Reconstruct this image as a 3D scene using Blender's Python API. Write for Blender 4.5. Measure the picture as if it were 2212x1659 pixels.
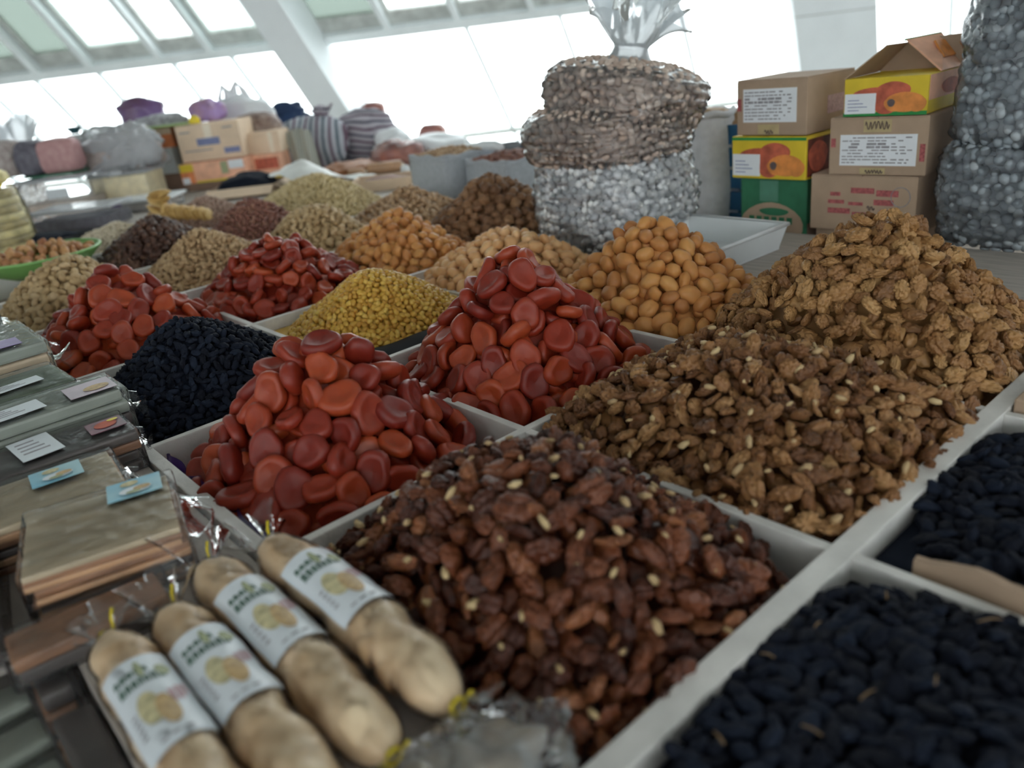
import bpy, bmesh, math, random
import numpy as np
from mathutils import Vector, Matrix, noise

random.seed(7)
rng = np.random.default_rng(11)
scn = bpy.context.scene
col = scn.collection
for o in list(bpy.data.objects):
    bpy.data.objects.remove(o)

# ------------------------------------------------------------------ camera
RIM = 0.90                                    # height of the tray rims
CAM = Vector((0.0, 0.0, 1.40))
RX = Vector((0.74063773, -0.66240386, -0.1125917))      # image right
RY = Vector((-0.33464926, -0.21835869, -0.9166948))     # image down
RZ = Vector((0.58263679, 0.71661748, -0.38339764))      # view direction
cam_data = bpy.data.cameras.new('camera')
cam = bpy.data.objects.new('camera', cam_data)
col.objects.link(cam)
cam.matrix_world = Matrix(((RX.x, -RY.x, -RZ.x, CAM.x), (RX.y, -RY.y, -RZ.y, CAM.y),
                           (RX.z, -RY.z, -RZ.z, CAM.z), (0, 0, 0, 1)))
cam_data.sensor_width = 36.0
cam_data.lens = 1705.0 / 2212.0 * 36.0
cam_data.clip_start = 0.02
cam_data.clip_end = 200.0
cam_data.dof.use_dof = True
cam_data.dof.focus_distance = 1.35
cam_data.dof.aperture_fstop = 2.6
scn.camera = cam

# ------------------------------------------------------------------ world, daylight, exposure
SKY = 4.8
world = bpy.data.worlds.new('sky')
scn.world = world
world.use_nodes = True
nt = world.node_tree
bgn = nt.nodes['Background']
bgn.inputs[0].default_value = (0.93, 0.985, 1.0, 1)
bgn.inputs[1].default_value = SKY
scn.view_settings.view_transform = 'Standard'
scn.view_settings.look = 'None'
scn.view_settings.gamma = 1.0
scn.view_settings.use_curve_mapping = False
scn.view_settings.exposure = 0.0
scn.cycles.max_bounces = 8
scn.cycles.transparent_max_bounces = 16
scn.cycles.use_denoising = True

# ------------------------------------------------------------------ helpers: tagging
def tag(o, label=None, cat=None, group=None, kind=None):
    if label: o['label'] = label
    if cat: o['category'] = cat
    if group: o['group'] = group
    if kind: o['kind'] = kind
    return o

def empty(name, loc=(0, 0, 0), rz=0.0, label=None, cat=None, group=None, kind=None):
    o = bpy.data.objects.new(name, None)
    o.empty_display_size = 0.05
    col.objects.link(o)
    o.location = loc
    o.rotation_euler = (0, 0, rz)
    return tag(o, label, cat, group, kind)

# ------------------------------------------------------------------ helpers: materials
MATS = {}
def new_mat(name):
    m = bpy.data.materials.new(name)
    m.use_nodes = True
    t = m.node_tree
    b = t.nodes['Principled BSDF']
    MATS[name] = m
    return m, t, b

def N(t, kind, **kw):
    n = t.nodes.new(kind)
    for k, v in kw.items():
        setattr(n, k, v)
    return n

def mat(name, color, rough=0.6, var=0.12, scale=30.0, bump=0.0, bscale=None, metal=0.0, spec=0.5, color2=None, sss=0.0, stretch=None):
    """plain coloured surface with procedural mottling"""
    if name in MATS:
        return MATS[name]
    m, t, b = new_mat(name)
    b.inputs['Roughness'].default_value = rough
    b.inputs['Metallic'].default_value = metal
    b.inputs['Specular IOR Level'].default_value = spec
    tc = N(t, 'ShaderNodeTexCoord')
    src = tc.outputs['Object']
    if stretch:
        mp = N(t, 'ShaderNodeMapping')
        mp.inputs['Scale'].default_value = stretch
        t.links.new(src, mp.inputs['Vector'])
        src = mp.outputs['Vector']
    nz = N(t, 'ShaderNodeTexNoise')
    nz.inputs['Scale'].default_value = scale
    nz.inputs['Detail'].default_value = 4.0
    t.links.new(src, nz.inputs['Vector'])
    rp = N(t, 'ShaderNodeValToRGB')
    c = Vector(color)
    c2 = Vector(color2) if color2 else c * (1.0 - var)
    c1 = c if color2 else c * (1.0 + var)
    rp.color_ramp.elements[0].position = 0.33
    rp.color_ramp.elements[1].position = 0.67
    rp.color_ramp.elements[0].color = (*[min(1, x) for x in c2], 1)
    rp.color_ramp.elements[1].color = (*[min(1, x) for x in c1], 1)
    t.links.new(nz.outputs['Fac'], rp.inputs['Fac'])
    t.links.new(rp.outputs['Color'], b.inputs['Base Color'])
    if sss:
        b.inputs['Subsurface Weight'].default_value = sss
        b.inputs['Subsurface Radius'].default_value = (0.6, 0.2, 0.1)
        b.inputs['Subsurface Scale'].default_value = 0.008
    if bump:
        n2 = N(t, 'ShaderNodeTexNoise')
        n2.inputs['Scale'].default_value = bscale or scale * 3
        n2.inputs['Detail'].default_value = 3.0
        t.links.new(src, n2.inputs['Vector'])
        bp = N(t, 'ShaderNodeBump')
        bp.inputs['Strength'].default_value = bump
        bp.inputs['Distance'].default_value = 0.004
        t.links.new(n2.outputs['Fac'], bp.inputs['Height'])
        t.links.new(bp.outputs['Normal'], b.inputs['Normal'])
    return m

def item_mat(name, stops, rough=0.55, bump=0.25, bscale=220.0, sss=0.0, mott=0.35, mscale=70.0, spec=0.4):
    """each fruit or nut takes its own tone between the given colours"""
    m, t, b = new_mat(name)
    b.inputs['Roughness'].default_value = rough
    b.inputs['Specular IOR Level'].default_value = spec
    oi = N(t, 'ShaderNodeObjectInfo')
    ge = N(t, 'ShaderNodeNewGeometry')
    tc = N(t, 'ShaderNodeTexCoord')
    ad = N(t, 'ShaderNodeMath', operation='ADD')
    t.links.new(oi.outputs['Random'], ad.inputs[0])
    t.links.new(ge.outputs['Random Per Island'], ad.inputs[1])
    fr = N(t, 'ShaderNodeMath', operation='FRACT')
    t.links.new(ad.outputs[0], fr.inputs[0])
    nz = N(t, 'ShaderNodeTexNoise')
    nz.inputs['Scale'].default_value = mscale
    nz.inputs['Detail'].default_value = 3.0
    t.links.new(tc.outputs['Object'], nz.inputs['Vector'])
    mx = N(t, 'ShaderNodeMix', data_type='FLOAT')
    mx.inputs[0].default_value = mott
    t.links.new(fr.outputs[0], mx.inputs[2])
    t.links.new(nz.outputs['Fac'], mx.inputs[3])
    rp = N(t, 'ShaderNodeValToRGB')
    els = rp.color_ramp.elements
    k = len(stops)
    els[0].position = 0.1
    els[0].color = (*stops[0], 1)
    els[1].position = 0.92
    els[1].color = (*stops[-1], 1)
    for i in range(1, k - 1):
        e = els.new(0.1 + 0.82 * i / (k - 1))
        e.color = (*stops[i], 1)
    t.links.new(mx.outputs[0], rp.inputs['Fac'])
    t.links.new(rp.outputs['Color'], b.inputs['Base Color'])
    if sss:
        b.inputs['Subsurface Weight'].default_value = sss
        b.inputs['Subsurface Radius'].default_value = (1.0, 0.25, 0.1)
        b.inputs['Subsurface Scale'].default_value = 0.006
    if bump:
        n2 = N(t, 'ShaderNodeTexNoise')
        n2.inputs['Scale'].default_value = bscale
        n2.inputs['Detail'].default_value = 2.0
        t.links.new(tc.outputs['Object'], n2.inputs['Vector'])
        bp = N(t, 'ShaderNodeBump')
        bp.inputs['Strength'].default_value = bump
        bp.inputs['Distance'].default_value = 0.002
        t.links.new(n2.outputs['Fac'], bp.inputs['Height'])
        t.links.new(bp.outputs['Normal'], b.inputs['Normal'])
    return m

def film_mat(name, tint=(1, 1, 1), milk=0.08, gloss=0.25, rough=0.12, milk_col=(0.8, 0.83, 0.86), bump=0.5, bscale=40.0):
    """clear or milky plastic film: see-through, part milky, with glossy creases"""
    m, t, b = new_mat(name)
    t.nodes.remove(b)
    out = [n for n in t.nodes if n.type == 'OUTPUT_MATERIAL'][0]
    tr = N(t, 'ShaderNodeBsdfTransparent')
    tr.inputs[0].default_value = (*tint, 1)
    df = N(t, 'ShaderNodeBsdfDiffuse')
    df.inputs[0].default_value = (*milk_col, 1)
    tl = N(t, 'ShaderNodeBsdfTranslucent')
    tl.inputs[0].default_value = (*milk_col, 1)
    md = N(t, 'ShaderNodeMixShader')
    md.inputs[0].default_value = 0.5
    t.links.new(df.outputs[0], md.inputs[1])
    t.links.new(tl.outputs[0], md.inputs[2])
    m1 = N(t, 'ShaderNodeMixShader')
    m1.inputs[0].default_value = milk
    t.links.new(tr.outputs[0], m1.inputs[1])
    t.links.new(md.outputs[0], m1.inputs[2])
    gl = N(t, 'ShaderNodeBsdfGlossy')
    gl.inputs['Roughness'].default_value = rough
    lw = N(t, 'ShaderNodeLayerWeight')
    lw.inputs['Blend'].default_value = gloss
    tc = N(t, 'ShaderNodeTexCoord')
    nz = N(t, 'ShaderNodeTexNoise')
    nz.inputs['Scale'].default_value = bscale
    nz.inputs['Detail'].default_value = 3.0
    t.links.new(tc.outputs['Object'], nz.inputs['Vector'])
    bp = N(t, 'ShaderNodeBump')
    bp.inputs['Strength'].default_value = bump
    bp.inputs['Distance'].default_value = 0.01
    t.links.new(nz.outputs['Fac'], bp.inputs['Height'])
    t.links.new(bp.outputs['Normal'], gl.inputs['Normal'])
    t.links.new(bp.outputs['Normal'], lw.inputs['Normal'])
    m2 = N(t, 'ShaderNodeMixShader')
    t.links.new(lw.outputs['Fresnel'], m2.inputs[0])
    t.links.new(m1.outputs[0], m2.inputs[1])
    t.links.new(gl.outputs[0], m2.inputs[2])
    t.links.new(m2.outputs[0], out.inputs['Surface'])
    return m

def stripe_mat(name, base, stripes, axis=0, scale=14.0, rough=0.85, wob=2.0):
    """woven cloth with coloured stripes"""
    m, t, b = new_mat(name)
    b.inputs['Roughness'].default_value = rough
    tc = N(t, 'ShaderNodeTexCoord')
    wv = N(t, 'ShaderNodeTexWave', bands_direction='XYZ'[axis])
    wv.inputs['Scale'].default_value = scale
    wv.inputs['Distortion'].default_value = wob
    wv.inputs['Detail'].default_value = 1.0
    wv.inputs['Detail Scale'].default_value = 0.6
    t.links.new(tc.outputs['Object'], wv.inputs['Vector'])
    rp = N(t, 'ShaderNodeValToRGB')
    els = rp.color_ramp.elements
    els[0].position = 0.0
    els[0].color = (*stripes[0], 1)
    els[1].position = 1.0
    els[1].color = (*stripes[1], 1)
    for p in (0.16, 0.84):
        e = els.new(p)
        e.color = (*base, 1)
    t.links.new(wv.outputs['Fac'], rp.inputs['Fac'])
    t.links.new(rp.outputs['Color'], b.inputs['Base Color'])
    return m

# ------------------------------------------------------------------ helpers: meshes
class MB:
    def __init__(s):
        s.V, s.F, s.M = [], [], []
    def add(s, V, F, mi=0):
        b = len(s.V)
        s.V += [tuple(v) for v in V]
        s.F += [tuple(i + b for i in f) for f in F]
        s.M += [mi] * len(F)
        return s
    def box(s, x0, x1, y0, y1, z0, z1, mi=0, rot=None, mid=None):
        V = [Vector((x, y, z)) for x in (x0, x1) for y in (y0, y1) for z in (z0, z1)]
        if rot is not None:
            c = Vector(mid) if mid else Vector(((x0 + x1) / 2, (y0 + y1) / 2, (z0 + z1) / 2))
            V = [c + rot @ (v - c) for v in V]
        return s.add(V, [(0, 1, 3, 2), (4, 6, 7, 5), (0, 4, 5, 1), (2, 3, 7, 6), (0, 2, 6, 4), (1, 5, 7, 3)], mi)
    def prism(s, P, D, mi=0):
        """polygon P (3D points) pushed along D"""
        P = [Vector(p) for p in P]
        D = Vector(D)
        n = len(P)
        V = P + [p + D for p in P]
        F = [tuple(range(n))[::-1], tuple(range(n, 2 * n))] + [(i, (i + 1) % n, (i + 1) % n + n, i + n) for i in range(n)]
        return s.add(V, F, mi)
    def tube(s, pts, r, seg=10, mi=0, cap=True):
        pts = [Vector(p) for p in pts]
        rs = r if isinstance(r, (list, tuple)) else [r] * len(pts)
        V, F = [], []
        up = Vector((0.13, 0.27, 1)).normalized()
        for i, p in enumerate(pts):
            d = (pts[min(i + 1, len(pts) - 1)] - pts[max(i - 1, 0)]).normalized()
            u = d.cross(up)
            if u.length < 1e-4:
                u = d.cross(Vector((1, 0, 0)))
            u.normalize()
            w = u.cross(d)
            for k in range(seg):
                a = 2 * math.pi * k / seg
                V.append(p + (u * math.cos(a) + w * math.sin(a)) * rs[i])
        for i in range(len(pts) - 1):
            for k in range(seg):
                k2 = (k + 1) % seg
                F.append((i * seg + k, i * seg + k2, (i + 1) * seg + k2, (i + 1) * seg + k))
        if cap:
            F.append(tuple(range(seg))[::-1])
            F.append(tuple((len(pts) - 1) * seg + k for k in range(seg)))
        return s.add(V, F, mi)
    def lathe(s, prof, seg=32, mi=0, c=(0, 0, 0), warp=None):
        V, F = [], []
        for (r, z) in prof:
            for k in range(seg):
                a = 2 * math.pi * k / seg
                p = Vector((r * math.cos(a), r * math.sin(a), z))
                if warp:
                    p = warp(p, a)
                V.append(p + Vector(c))
        for i in range(len(prof) - 1):
            for k in range(seg):
                k2 = (k + 1) % seg
                F.append((i * seg + k, i * seg + k2, (i + 1) * seg + k2, (i + 1) * seg + k))
        return s.add(V, F, mi)
    def sheet(s, f, nu, nv, mi=0, wrap=False):
        """grid surface f(u, v), u and v in 0..1"""
        V = [Vector(f(i / nu, j / nv)) for j in range(nv + 1) for i in range(nu + 1)]
        F = [(j * (nu + 1) + i, j * (nu + 1) + i + 1, (j + 1) * (nu + 1) + i + 1, (j + 1) * (nu + 1) + i) for j in range(nv) for i in range(nu)]
        return s.add(V, F, mi)
    def build(s, name, mats, parent=None, smooth=False, loc=None, rz=None, label=None):
        me = bpy.data.meshes.new(name)
        me.from_pydata(s.V, [], s.F)
        for m in (mats if isinstance(mats, (list, tuple)) else [mats]):
            me.materials.append(m)
        if s.M and max(s.M) > 0:
            me.polygons.foreach_set('material_index', s.M)
        if smooth:
            me.polygons.foreach_set('use_smooth', [True] * len(s.F))
        me.update()
        o = bpy.data.objects.new(name, me)
        col.objects.link(o)
        if parent is not None:
            o.parent = parent
        if loc is not None:
            o.location = loc
        if rz is not None:
            o.rotation_euler = (0, 0, rz)
        if label:
            o['label'] = label
        return o

def icos(sub):
    bm = bmesh.new()
    bmesh.ops.create_icosphere(bm, subdivisions=sub, radius=1.0)
    bm.verts.ensure_lookup_table()
    V = [v.co.copy() for v in bm.verts]
    F = [tuple(v.index for v in f.verts) for f in bm.faces]
    bm.free()
    return V, F
ICO = {k: icos(k) for k in (1, 2, 3, 4, 5)}

def nz3(p, sc, seed):
    return noise.noise(Vector((p[0] * sc + seed * 3.1, p[1] * sc - seed * 1.7, p[2] * sc + seed * 0.9)))

def blob(mb, c, r, lump=0.15, sc=1.6, seed=0, sub=4, flat=0.0, sq=1.0, mi=0, fine=0.0, rz=0.0):
    """soft bag-like body: noisy ellipsoid, flattened below, squared by sq<1"""
    V, F = ICO[sub]
    out = []
    ca, sa = math.cos(rz), math.sin(rz)
    for n in V:
        p = Vector([math.copysign(abs(x) ** sq, x) for x in n])
        k = 1 + lump * nz3(n, sc, seed) + fine * nz3(n, sc * 5, seed + 5)
        p = p * k
        if flat and p.z < -flat:
            p.z = -flat - (p.z + flat) * 0.08
        x, y, z = p.x * r[0], p.y * r[1], p.z * r[2]
        out.append((c[0] + x * ca - y * sa, c[1] + x * sa + y * ca, c[2] + z))
    return mb.add(out, F, mi)

def rbox_bm(sx, sy, sz, bev, seg=2):
    bm = bmesh.new()
    bmesh.ops.create_cube(bm, size=1.0)
    for v in bm.verts:
        v.co = Vector((v.co.x * sx, v.co.y * sy, v.co.z * sz))
    bmesh.ops.bevel(bm, geom=bm.edges[:], offset=bev, segments=seg, profile=0.6, affect='EDGES')
    bm.verts.ensure_lookup_table()
    V = [v.co.copy() for v in bm.verts]
    F = [tuple(v.index for v in f.verts) for f in bm.faces]
    bm.free()
    return V, F

def rbox(mb, c, s, bev=0.004, seg=2, rz=0.0, mi=0):
    V, F = rbox_bm(s[0], s[1], s[2], bev, seg)
    ca, sa = math.cos(rz), math.sin(rz)
    return mb.add([(c[0] + v.x * ca - v.y * sa, c[1] + v.x * sa + v.y * ca, c[2] + v.z) for v in V], F, mi)

# ------------------------------------------------------------------ plain materials
M_wall = mat('white_wall_paint', (0.86, 0.90, 0.92), 0.8, 0.03, 3.0)
M_frame = mat('white_frame_paint', (0.86, 0.91, 0.92), 0.5, 0.05, 5.0)
M_frame_old = mat('weathered_frame', (0.58, 0.60, 0.57), 0.7, 0.18, 9.0)
M_ceil = mat('ceiling_plaster', (0.50, 0.50, 0.48), 0.9, 0.04, 2.0)
M_floor = mat('concrete_floor', (0.33, 0.32, 0.30), 0.8, 0.12, 3.0)
M_board = mat('white_painted_board', (0.70, 0.685, 0.65), 0.6, 0.13, 14.0, 0.35, 70.0)
M_counter = mat('counter_wood', (0.30, 0.22, 0.15), 0.7, 0.2, 8.0, stretch=(1, 8, 1))
M_deck = mat('grey_deck_board', (0.42, 0.38, 0.34), 0.7, 0.12, 10.0, stretch=(8, 1, 1))
M_card = mat('brown_cardboard', (0.42, 0.30, 0.21), 0.85, 0.08, 14.0)
M_card_light = mat('tan_cardboard', (0.76, 0.59, 0.43), 0.85, 0.06, 14.0)
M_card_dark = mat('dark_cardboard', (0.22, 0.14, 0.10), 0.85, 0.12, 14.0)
M_paper = mat('white_paper', (0.80, 0.83, 0.86), 0.6, 0.03, 20.0)
M_ink = mat('grey_ink', (0.30, 0.29, 0.31), 0.7, 0.2, 120.0)
M_ink_dark = mat('dark_ink', (0.13, 0.09, 0.08), 0.7, 0.2, 120.0)
M_ink_red = mat('red_ink', (0.38, 0.10, 0.10), 0.7, 0.3, 160.0)
M_ink_blue = mat('blue_ink', (0.20, 0.23, 0.40), 0.7, 0.2, 160.0)
M_tape = mat('yellowed_tape', (0.48, 0.38, 0.20), 0.4, 0.1, 40.0)
M_green_card = mat('green_carton', (0.03, 0.17, 0.085), 0.7, 0.12, 30.0)
M_green_pale = mat('pale_green_tape', (0.09, 0.25, 0.17), 0.5, 0.1, 30.0)
M_yellow_card = mat('yellow_carton', (0.72, 0.53, 0.03), 0.6, 0.08, 18.0)
M_orange_card = mat('orange_carton', (0.68, 0.22, 0.08), 0.6, 0.25, 20.0)
M_peach_card = mat('peach_carton', (0.88, 0.46, 0.30), 0.6, 0.2, 16.0)
M_maroon = mat('maroon_carton', (0.16, 0.03, 0.015), 0.6, 0.5, 24.0)
M_pulp = mat('apricot_print_orange', (0.72, 0.26, 0.06), 0.6, 0.2, 40.0)
M_pulp_red = mat('apricot_print_red', (0.50, 0.11, 0.06), 0.6, 0.3, 40.0)
M_green_print = mat('green_print', (0.02, 0.26, 0.06), 0.6, 0.1, 30.0)
M_stone = mat('stone_print', (0.12, 0.09, 0.09), 0.6, 0.2, 90.0)
M_black_plastic = mat('black_plastic', (0.006, 0.006, 0.007), 0.8, 0.1, 20.0, spec=0.15)
M_purple = mat('purple_plastic', (0.06, 0.02, 0.16), 0.4, 0.2, 30.0)
M_white_plastic = mat('white_plastic', (0.74, 0.77, 0.78), 0.35, 0.03, 10.0)
M_blue_plastic = mat('blue_plastic', (0.01, 0.10, 0.22), 0.5, 0.25, 8.0)
M_green_bowl = mat('green_plastic_bowl', (0.20, 0.42, 0.12), 0.35, 0.1, 12.0)
M_yellow_tie = mat('yellow_tie', (0.80, 0.62, 0.02), 0.4, 0.05, 30.0)
M_grey_sack = mat('grey_woven_sack', (0.42, 0.45, 0.48), 0.8, 0.08, 60.0, 0.3, 200.0)
M_white_sack = mat('white_woven_sack', (0.66, 0.67, 0.70), 0.75, 0.08, 40.0, 0.3, 160.0)
M_white_bag = mat('white_plastic_bag', (0.82, 0.85, 0.87), 0.4, 0.04, 12.0, 0.5, 14.0)

F_clear = film_mat('clear_film', milk=0.06, gloss=0.24, rough=0.06, bump=0.5)
F_pack = film_mat('pack_film', milk=0.05, gloss=0.12, rough=0.06, bump=0.5)
F_sack = film_mat('sack_film', milk=0.13, gloss=0.34, rough=0.14, bump=0.35, bscale=26.0, milk_col=(0.78, 0.82, 0.88))
F_milky = film_mat('milky_film', milk=0.68, gloss=0.25, rough=0.2, bump=0.8, bscale=14.0, milk_col=(0.80, 0.84, 0.88))
F_thin = film_mat('thin_bag_film', milk=0.28, gloss=0.25, rough=0.15, bump=0.8, bscale=16.0, milk_col=(0.84, 0.9, 0.95))
F_glass = film_mat('window_glass', tint=(0.985, 1.0, 1.0), milk=0.02, gloss=0.10, rough=0.02, bump=0.0)
F_dusty = film_mat('dusty_glass', tint=(0.33, 0.37, 0.35), milk=0.30, gloss=0.08, rough=0.3, milk_col=(0.52, 0.55, 0.50), bump=0.1, bscale=3.0)
F_haze = film_mat('half_dusty_glass', tint=(0.75, 0.8, 0.79), milk=0.18, gloss=0.08, rough=0.2, milk_col=(0.6, 0.64, 0.6), bump=0.1, bscale=3.0)

# ------------------------------------------------------------------ the hall: sloping glazing, columns, ceiling, floor
GP = Vector((3.933, 7.438, 1.717))
GT = Vector((0.76, -0.65, 0.0))
GM = Vector((0.5203, 0.1676, -0.8374))
GN = Vector((0.568, 0.664, 0.486))
NH = Vector((0.65, 0.76, 0.0))
def g(a, b, c=0.0):
    return GP + GT * a + GM * b + GN * c
def gbox(mb, a0, a1, b0, b1, c0, c1, mi=0):
    V = [g(a, b, c) for a in (a0, a1) for b in (b0, b1) for c in (c0, c1)]
    return mb.add(V, [(0, 1, 3, 2), (4, 6, 7, 5), (0, 4, 5, 1), (2, 3, 7, 6), (0, 2, 6, 4), (1, 5, 7, 3)], mi)

BT, BB = -3.0, 2.05
def glazing(name, a0, a1, ups, lows, label, dusty):
    w = empty(name, g(a0, BB), label=label, kind='structure')
    inv = Matrix.Translation(-w.location)
    def part(nm, mb, m):
        o = mb.build(nm, m, w)
        o.location = -w.location
        return o
    mb = MB(); gbox(mb, a0, a1, -0.085, 0.0, -0.10, 0.03); part('transom', mb, M_frame)
    mb = MB(); gbox(mb, a0, a1, -0.22, -0.085, -0.02, 0.05); part('upper_sash_rail', mb, M_frame_old)
    mb = MB(); gbox(mb, a0, a1, 1.24, 1.275, -0.04, 0.03); part('sill_rail', mb, M_frame_old)
    mb = MB(); gbox(mb, a0, a1, BT, BT + 0.15, -0.10, 0.03); part('head_rail', mb, M_frame)
    for a in ups:
        mb = MB(); gbox(mb, a - 0.028, a + 0.028, BT + 0.15, -0.085, -0.12, 0.03); part('mullion', mb, M_frame)
        mb = MB(); gbox(mb, a + 0.04, a + 0.075, BT + 0.15, -0.22, -0.03, 0.03); part('sash_stile', mb, M_frame_old)
    for a in lows:
        mb = MB(); gbox(mb, a - 0.021, a + 0.021, 0.0, 1.24, -0.03, 0.03); part('mullion', mb, M_frame)
        mb = MB(); gbox(mb, a - 0.016, a + 0.016, 1.275, BB, -0.03, 0.03); part('mullion', mb, M_frame)
    e = [a0] + list(ups) + [a1]
    for i in range(len(e) - 1):
        mb = MB(); gbox(mb, e[i], e[i + 1], BT + 0.15, -0.22, 0.004, 0.010)
        part('pane', mb, (F_glass, F_haze, F_dusty)[dusty[i % len(dusty)]])
    e = [a0] + list(lows) + [a1]
    for i in range(len(e) - 1):
        mb = MB(); gbox(mb, e[i], e[i + 1], 0.0, 1.24, 0.004, 0.010); part('pane', mb, F_glass)
        mb = MB(); gbox(mb, e[i], e[i + 1], 1.275, BB, 0.004, 0.010); part('pane', mb, F_glass)
    return w
glazing('window_1', -7.0, 0.0, [-6.3, -5.65, -5.0, -4.35, -3.7, -3.05, -2.42, -1.91, -1.25, -0.76],
        [-6.3, -5.65, -5.0, -4.35, -3.7, -3.05, -2.55, -1.94, -1.21, -0.65], 'sloping white framed glazing on the left of the column',
        [1, 1, 1, 2, 2, 2, 2, 2, 1, 0, 1])
glazing('window_2', 0.31, 4.55, [0.92, 1.58, 2.28, 2.95, 3.62, 4.15], [1.61, 2.5, 3.62], 'sloping white framed glazing between the two columns',
        [2, 0, 0, 0, 0, 0, 0])
glazing('window_3', 5.29, 10.0, [5.95, 6.6, 7.25, 7.9, 8.55, 9.2], [6.2, 7.1, 8.0, 8.9], 'sloping white framed glazing on the right of the wide column', [0])
for nm, a0, a1, cd in (('column', 0.0, 0.31, -0.58), ('column', 4.55, 5.29, -0.58)):
    mb = MB(); gbox(mb, a0, a1, BT, BB + 0.05, cd, 0.03)
    o = mb.build(nm, M_wall)
    tag(o, 'slanting white column between the two left windows' if a0 < 1 else 'wide slanting white column behind the cartons', None, None, 'structure')
mb = MB(); gbox(mb, 4.55, 5.29, 0.02, 0.028, -0.584, -0.57)
o = mb.build('column_joint', M_frame_old); tag(o, 'thin joint line across the wide white column', kind='structure')

def slab(name, pts, dz, m):
    mb = MB(); mb.prism([Vector(p) for p in pts], (0, 0, dz))
    return tag(mb.build(name, m), kind='structure')
c1, c2 = g(-7.0, BT), g(10.0, BT)
c3, c4 = c2 - NH * 13.0, c1 - NH * 13.0
slab('ceiling', [(p.x, p.y, 4.23) for p in (c1, c2, c3, c4)], 0.15, M_ceil)
f1, f2 = g(-7.0, BB) + NH * 0.2, g(10.0, BB) + NH * 0.2
slab('floor', [(p.x, p.y, -0.12) for p in (f1, f2, c3, c4)], 0.12, M_floor)
# unseen rear wall, its open band sized to let in fill light; side walls
def rear(z0, z1, nm='wall_rear'):
    mb = MB(); mb.prism([(c3.x, c3.y, z0), (c4.x, c4.y, z0), (c4.x - NH.x * .2, c4.y - NH.y * .2, z0), (c3.x - NH.x * .2, c3.y - NH.y * .2, z0)], (0, 0, z1 - z0))
    return tag(mb.build(nm, M_wall), kind='structure')
rear(0.0, 1.7)
rear(3.3, 4.38)
for nm, p, q, zt in (('wall_left', f1, c4, 4.23), ('wall_right', f2, c3, 4.23)):
    d = (q - p); d.z = 0
    s_ = GT * (-0.15 if nm == 'wall_left' else 0.15)
    mb = MB(); mb.prism([(p.x, p.y, 0), (q.x, q.y, 0), (q.x + s_.x, q.y + s_.y, 0), (p.x + s_.x, p.y + s_.y, 0)], (0, 0, 4.38))
    tag(mb.build(nm, M_wall), kind='structure')

# ------------------------------------------------------------------ counter and partitioned display rack
XL = [0.26, 0.659, 1.064, 1.41]
YL = [0.3155, 0.794, 1.24, 1.72, 2.217, 2.70, 3.18, 3.64]
ctr = empty('market_counter', (1.3, 2.3, 0.0), label='long wooden market counter carrying the trays of dried fruit', cat='counter')
def cpart(nm, x0, x1, y0, y1, z0, z1, m):
    mb = MB(); mb.box(x0 - 1.3, x1 - 1.3, y0 - 2.3, y1 - 2.3, z0, z1)
    return mb.build(nm, m, ctr)
cpart('counter_top', 0.045, 3.45, -0.55, 5.6, 0.78, 0.82, M_counter)
cpart('ledge_board', 0.045, 0.245, 0.20, 0.82, 0.82, 0.892, M_deck)
cpart('ledge_board', 0.045, 0.245, 0.82, 2.75, 0.82, 0.892, M_deck)
cpart('ledge_board', -0.45, 0.045, 0.87, 2.75, 0.78, 0.892, M_deck)
cpart('cover_board', 1.425, 1.86, 0.33, 1.71, 0.82, 0.893, M_deck)
cpart('rear_deck_board', 1.84, 3.45, 2.2, 5.6, 0.82, 0.885, M_deck)
cpart('rear_deck_board', 0.30, 1.84, 3.66, 5.6, 0.82, 0.895, M_deck)
for (x, y) in ((0.12, -0.45), (3.35, -0.45), (0.12, 2.5), (3.35, 2.5), (0.12, 5.45), (3.35, 5.45)):
    cpart('leg', x - 0.04, x + 0.04, y - 0.04, y + 0.04, 0.0, 0.78, M_counter)

rack = empty('display_rack', (1.0, 1.7, 0.82), label='white painted wooden rack of square compartments on the counter', cat='tray')
def rboard(x0, x1, y0, y1, zt=RIM, z0=0.82):
    mb = MB()
    rbox(mb, ((x0 + x1) / 2 - 1.0, (y0 + y1) / 2 - 1.7, (z0 + zt) / 2 - 0.82), (x1 - x0, y1 - y0, zt - z0), 0.002, 2)
    return mb.build('divider_board', M_board, rack)
wy = [0.026, 0.014, 0.013, 0.013, 0.013, 0.013, 0.013, 0.013]
for y, w in zip(YL, wy):
    x1 = 1.83 if y > 1.7 else 1.42
    if y < 0.5: x1 = 1.83
    rboard(0.25, x1, y - w / 2, y + w / 2, RIM + (0.001 if y < 0.5 else 0))
wx = [0.02, 0.013, 0.013, 0.013]
ye = [-0.5] + YL
for x, w in zip(XL, wx):
    for j in range(len(ye) - 1):
        y0 = ye[j] + (wy[j - 1] / 2 if j else 0) - 0.0005
        y1 = ye[j + 1] - wy[j] / 2 + 0.0005
        if x == 1.41 and j == 0: continue
        rboard(x - w / 2, x + w / 2, y0, y1, RIM - 0.001)
for j in range(3, len(YL) - 1):
    rboard(1.825, 1.838, YL[j] + 0.007, YL[j + 1] - 0.007, RIM - 0.001)

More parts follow.
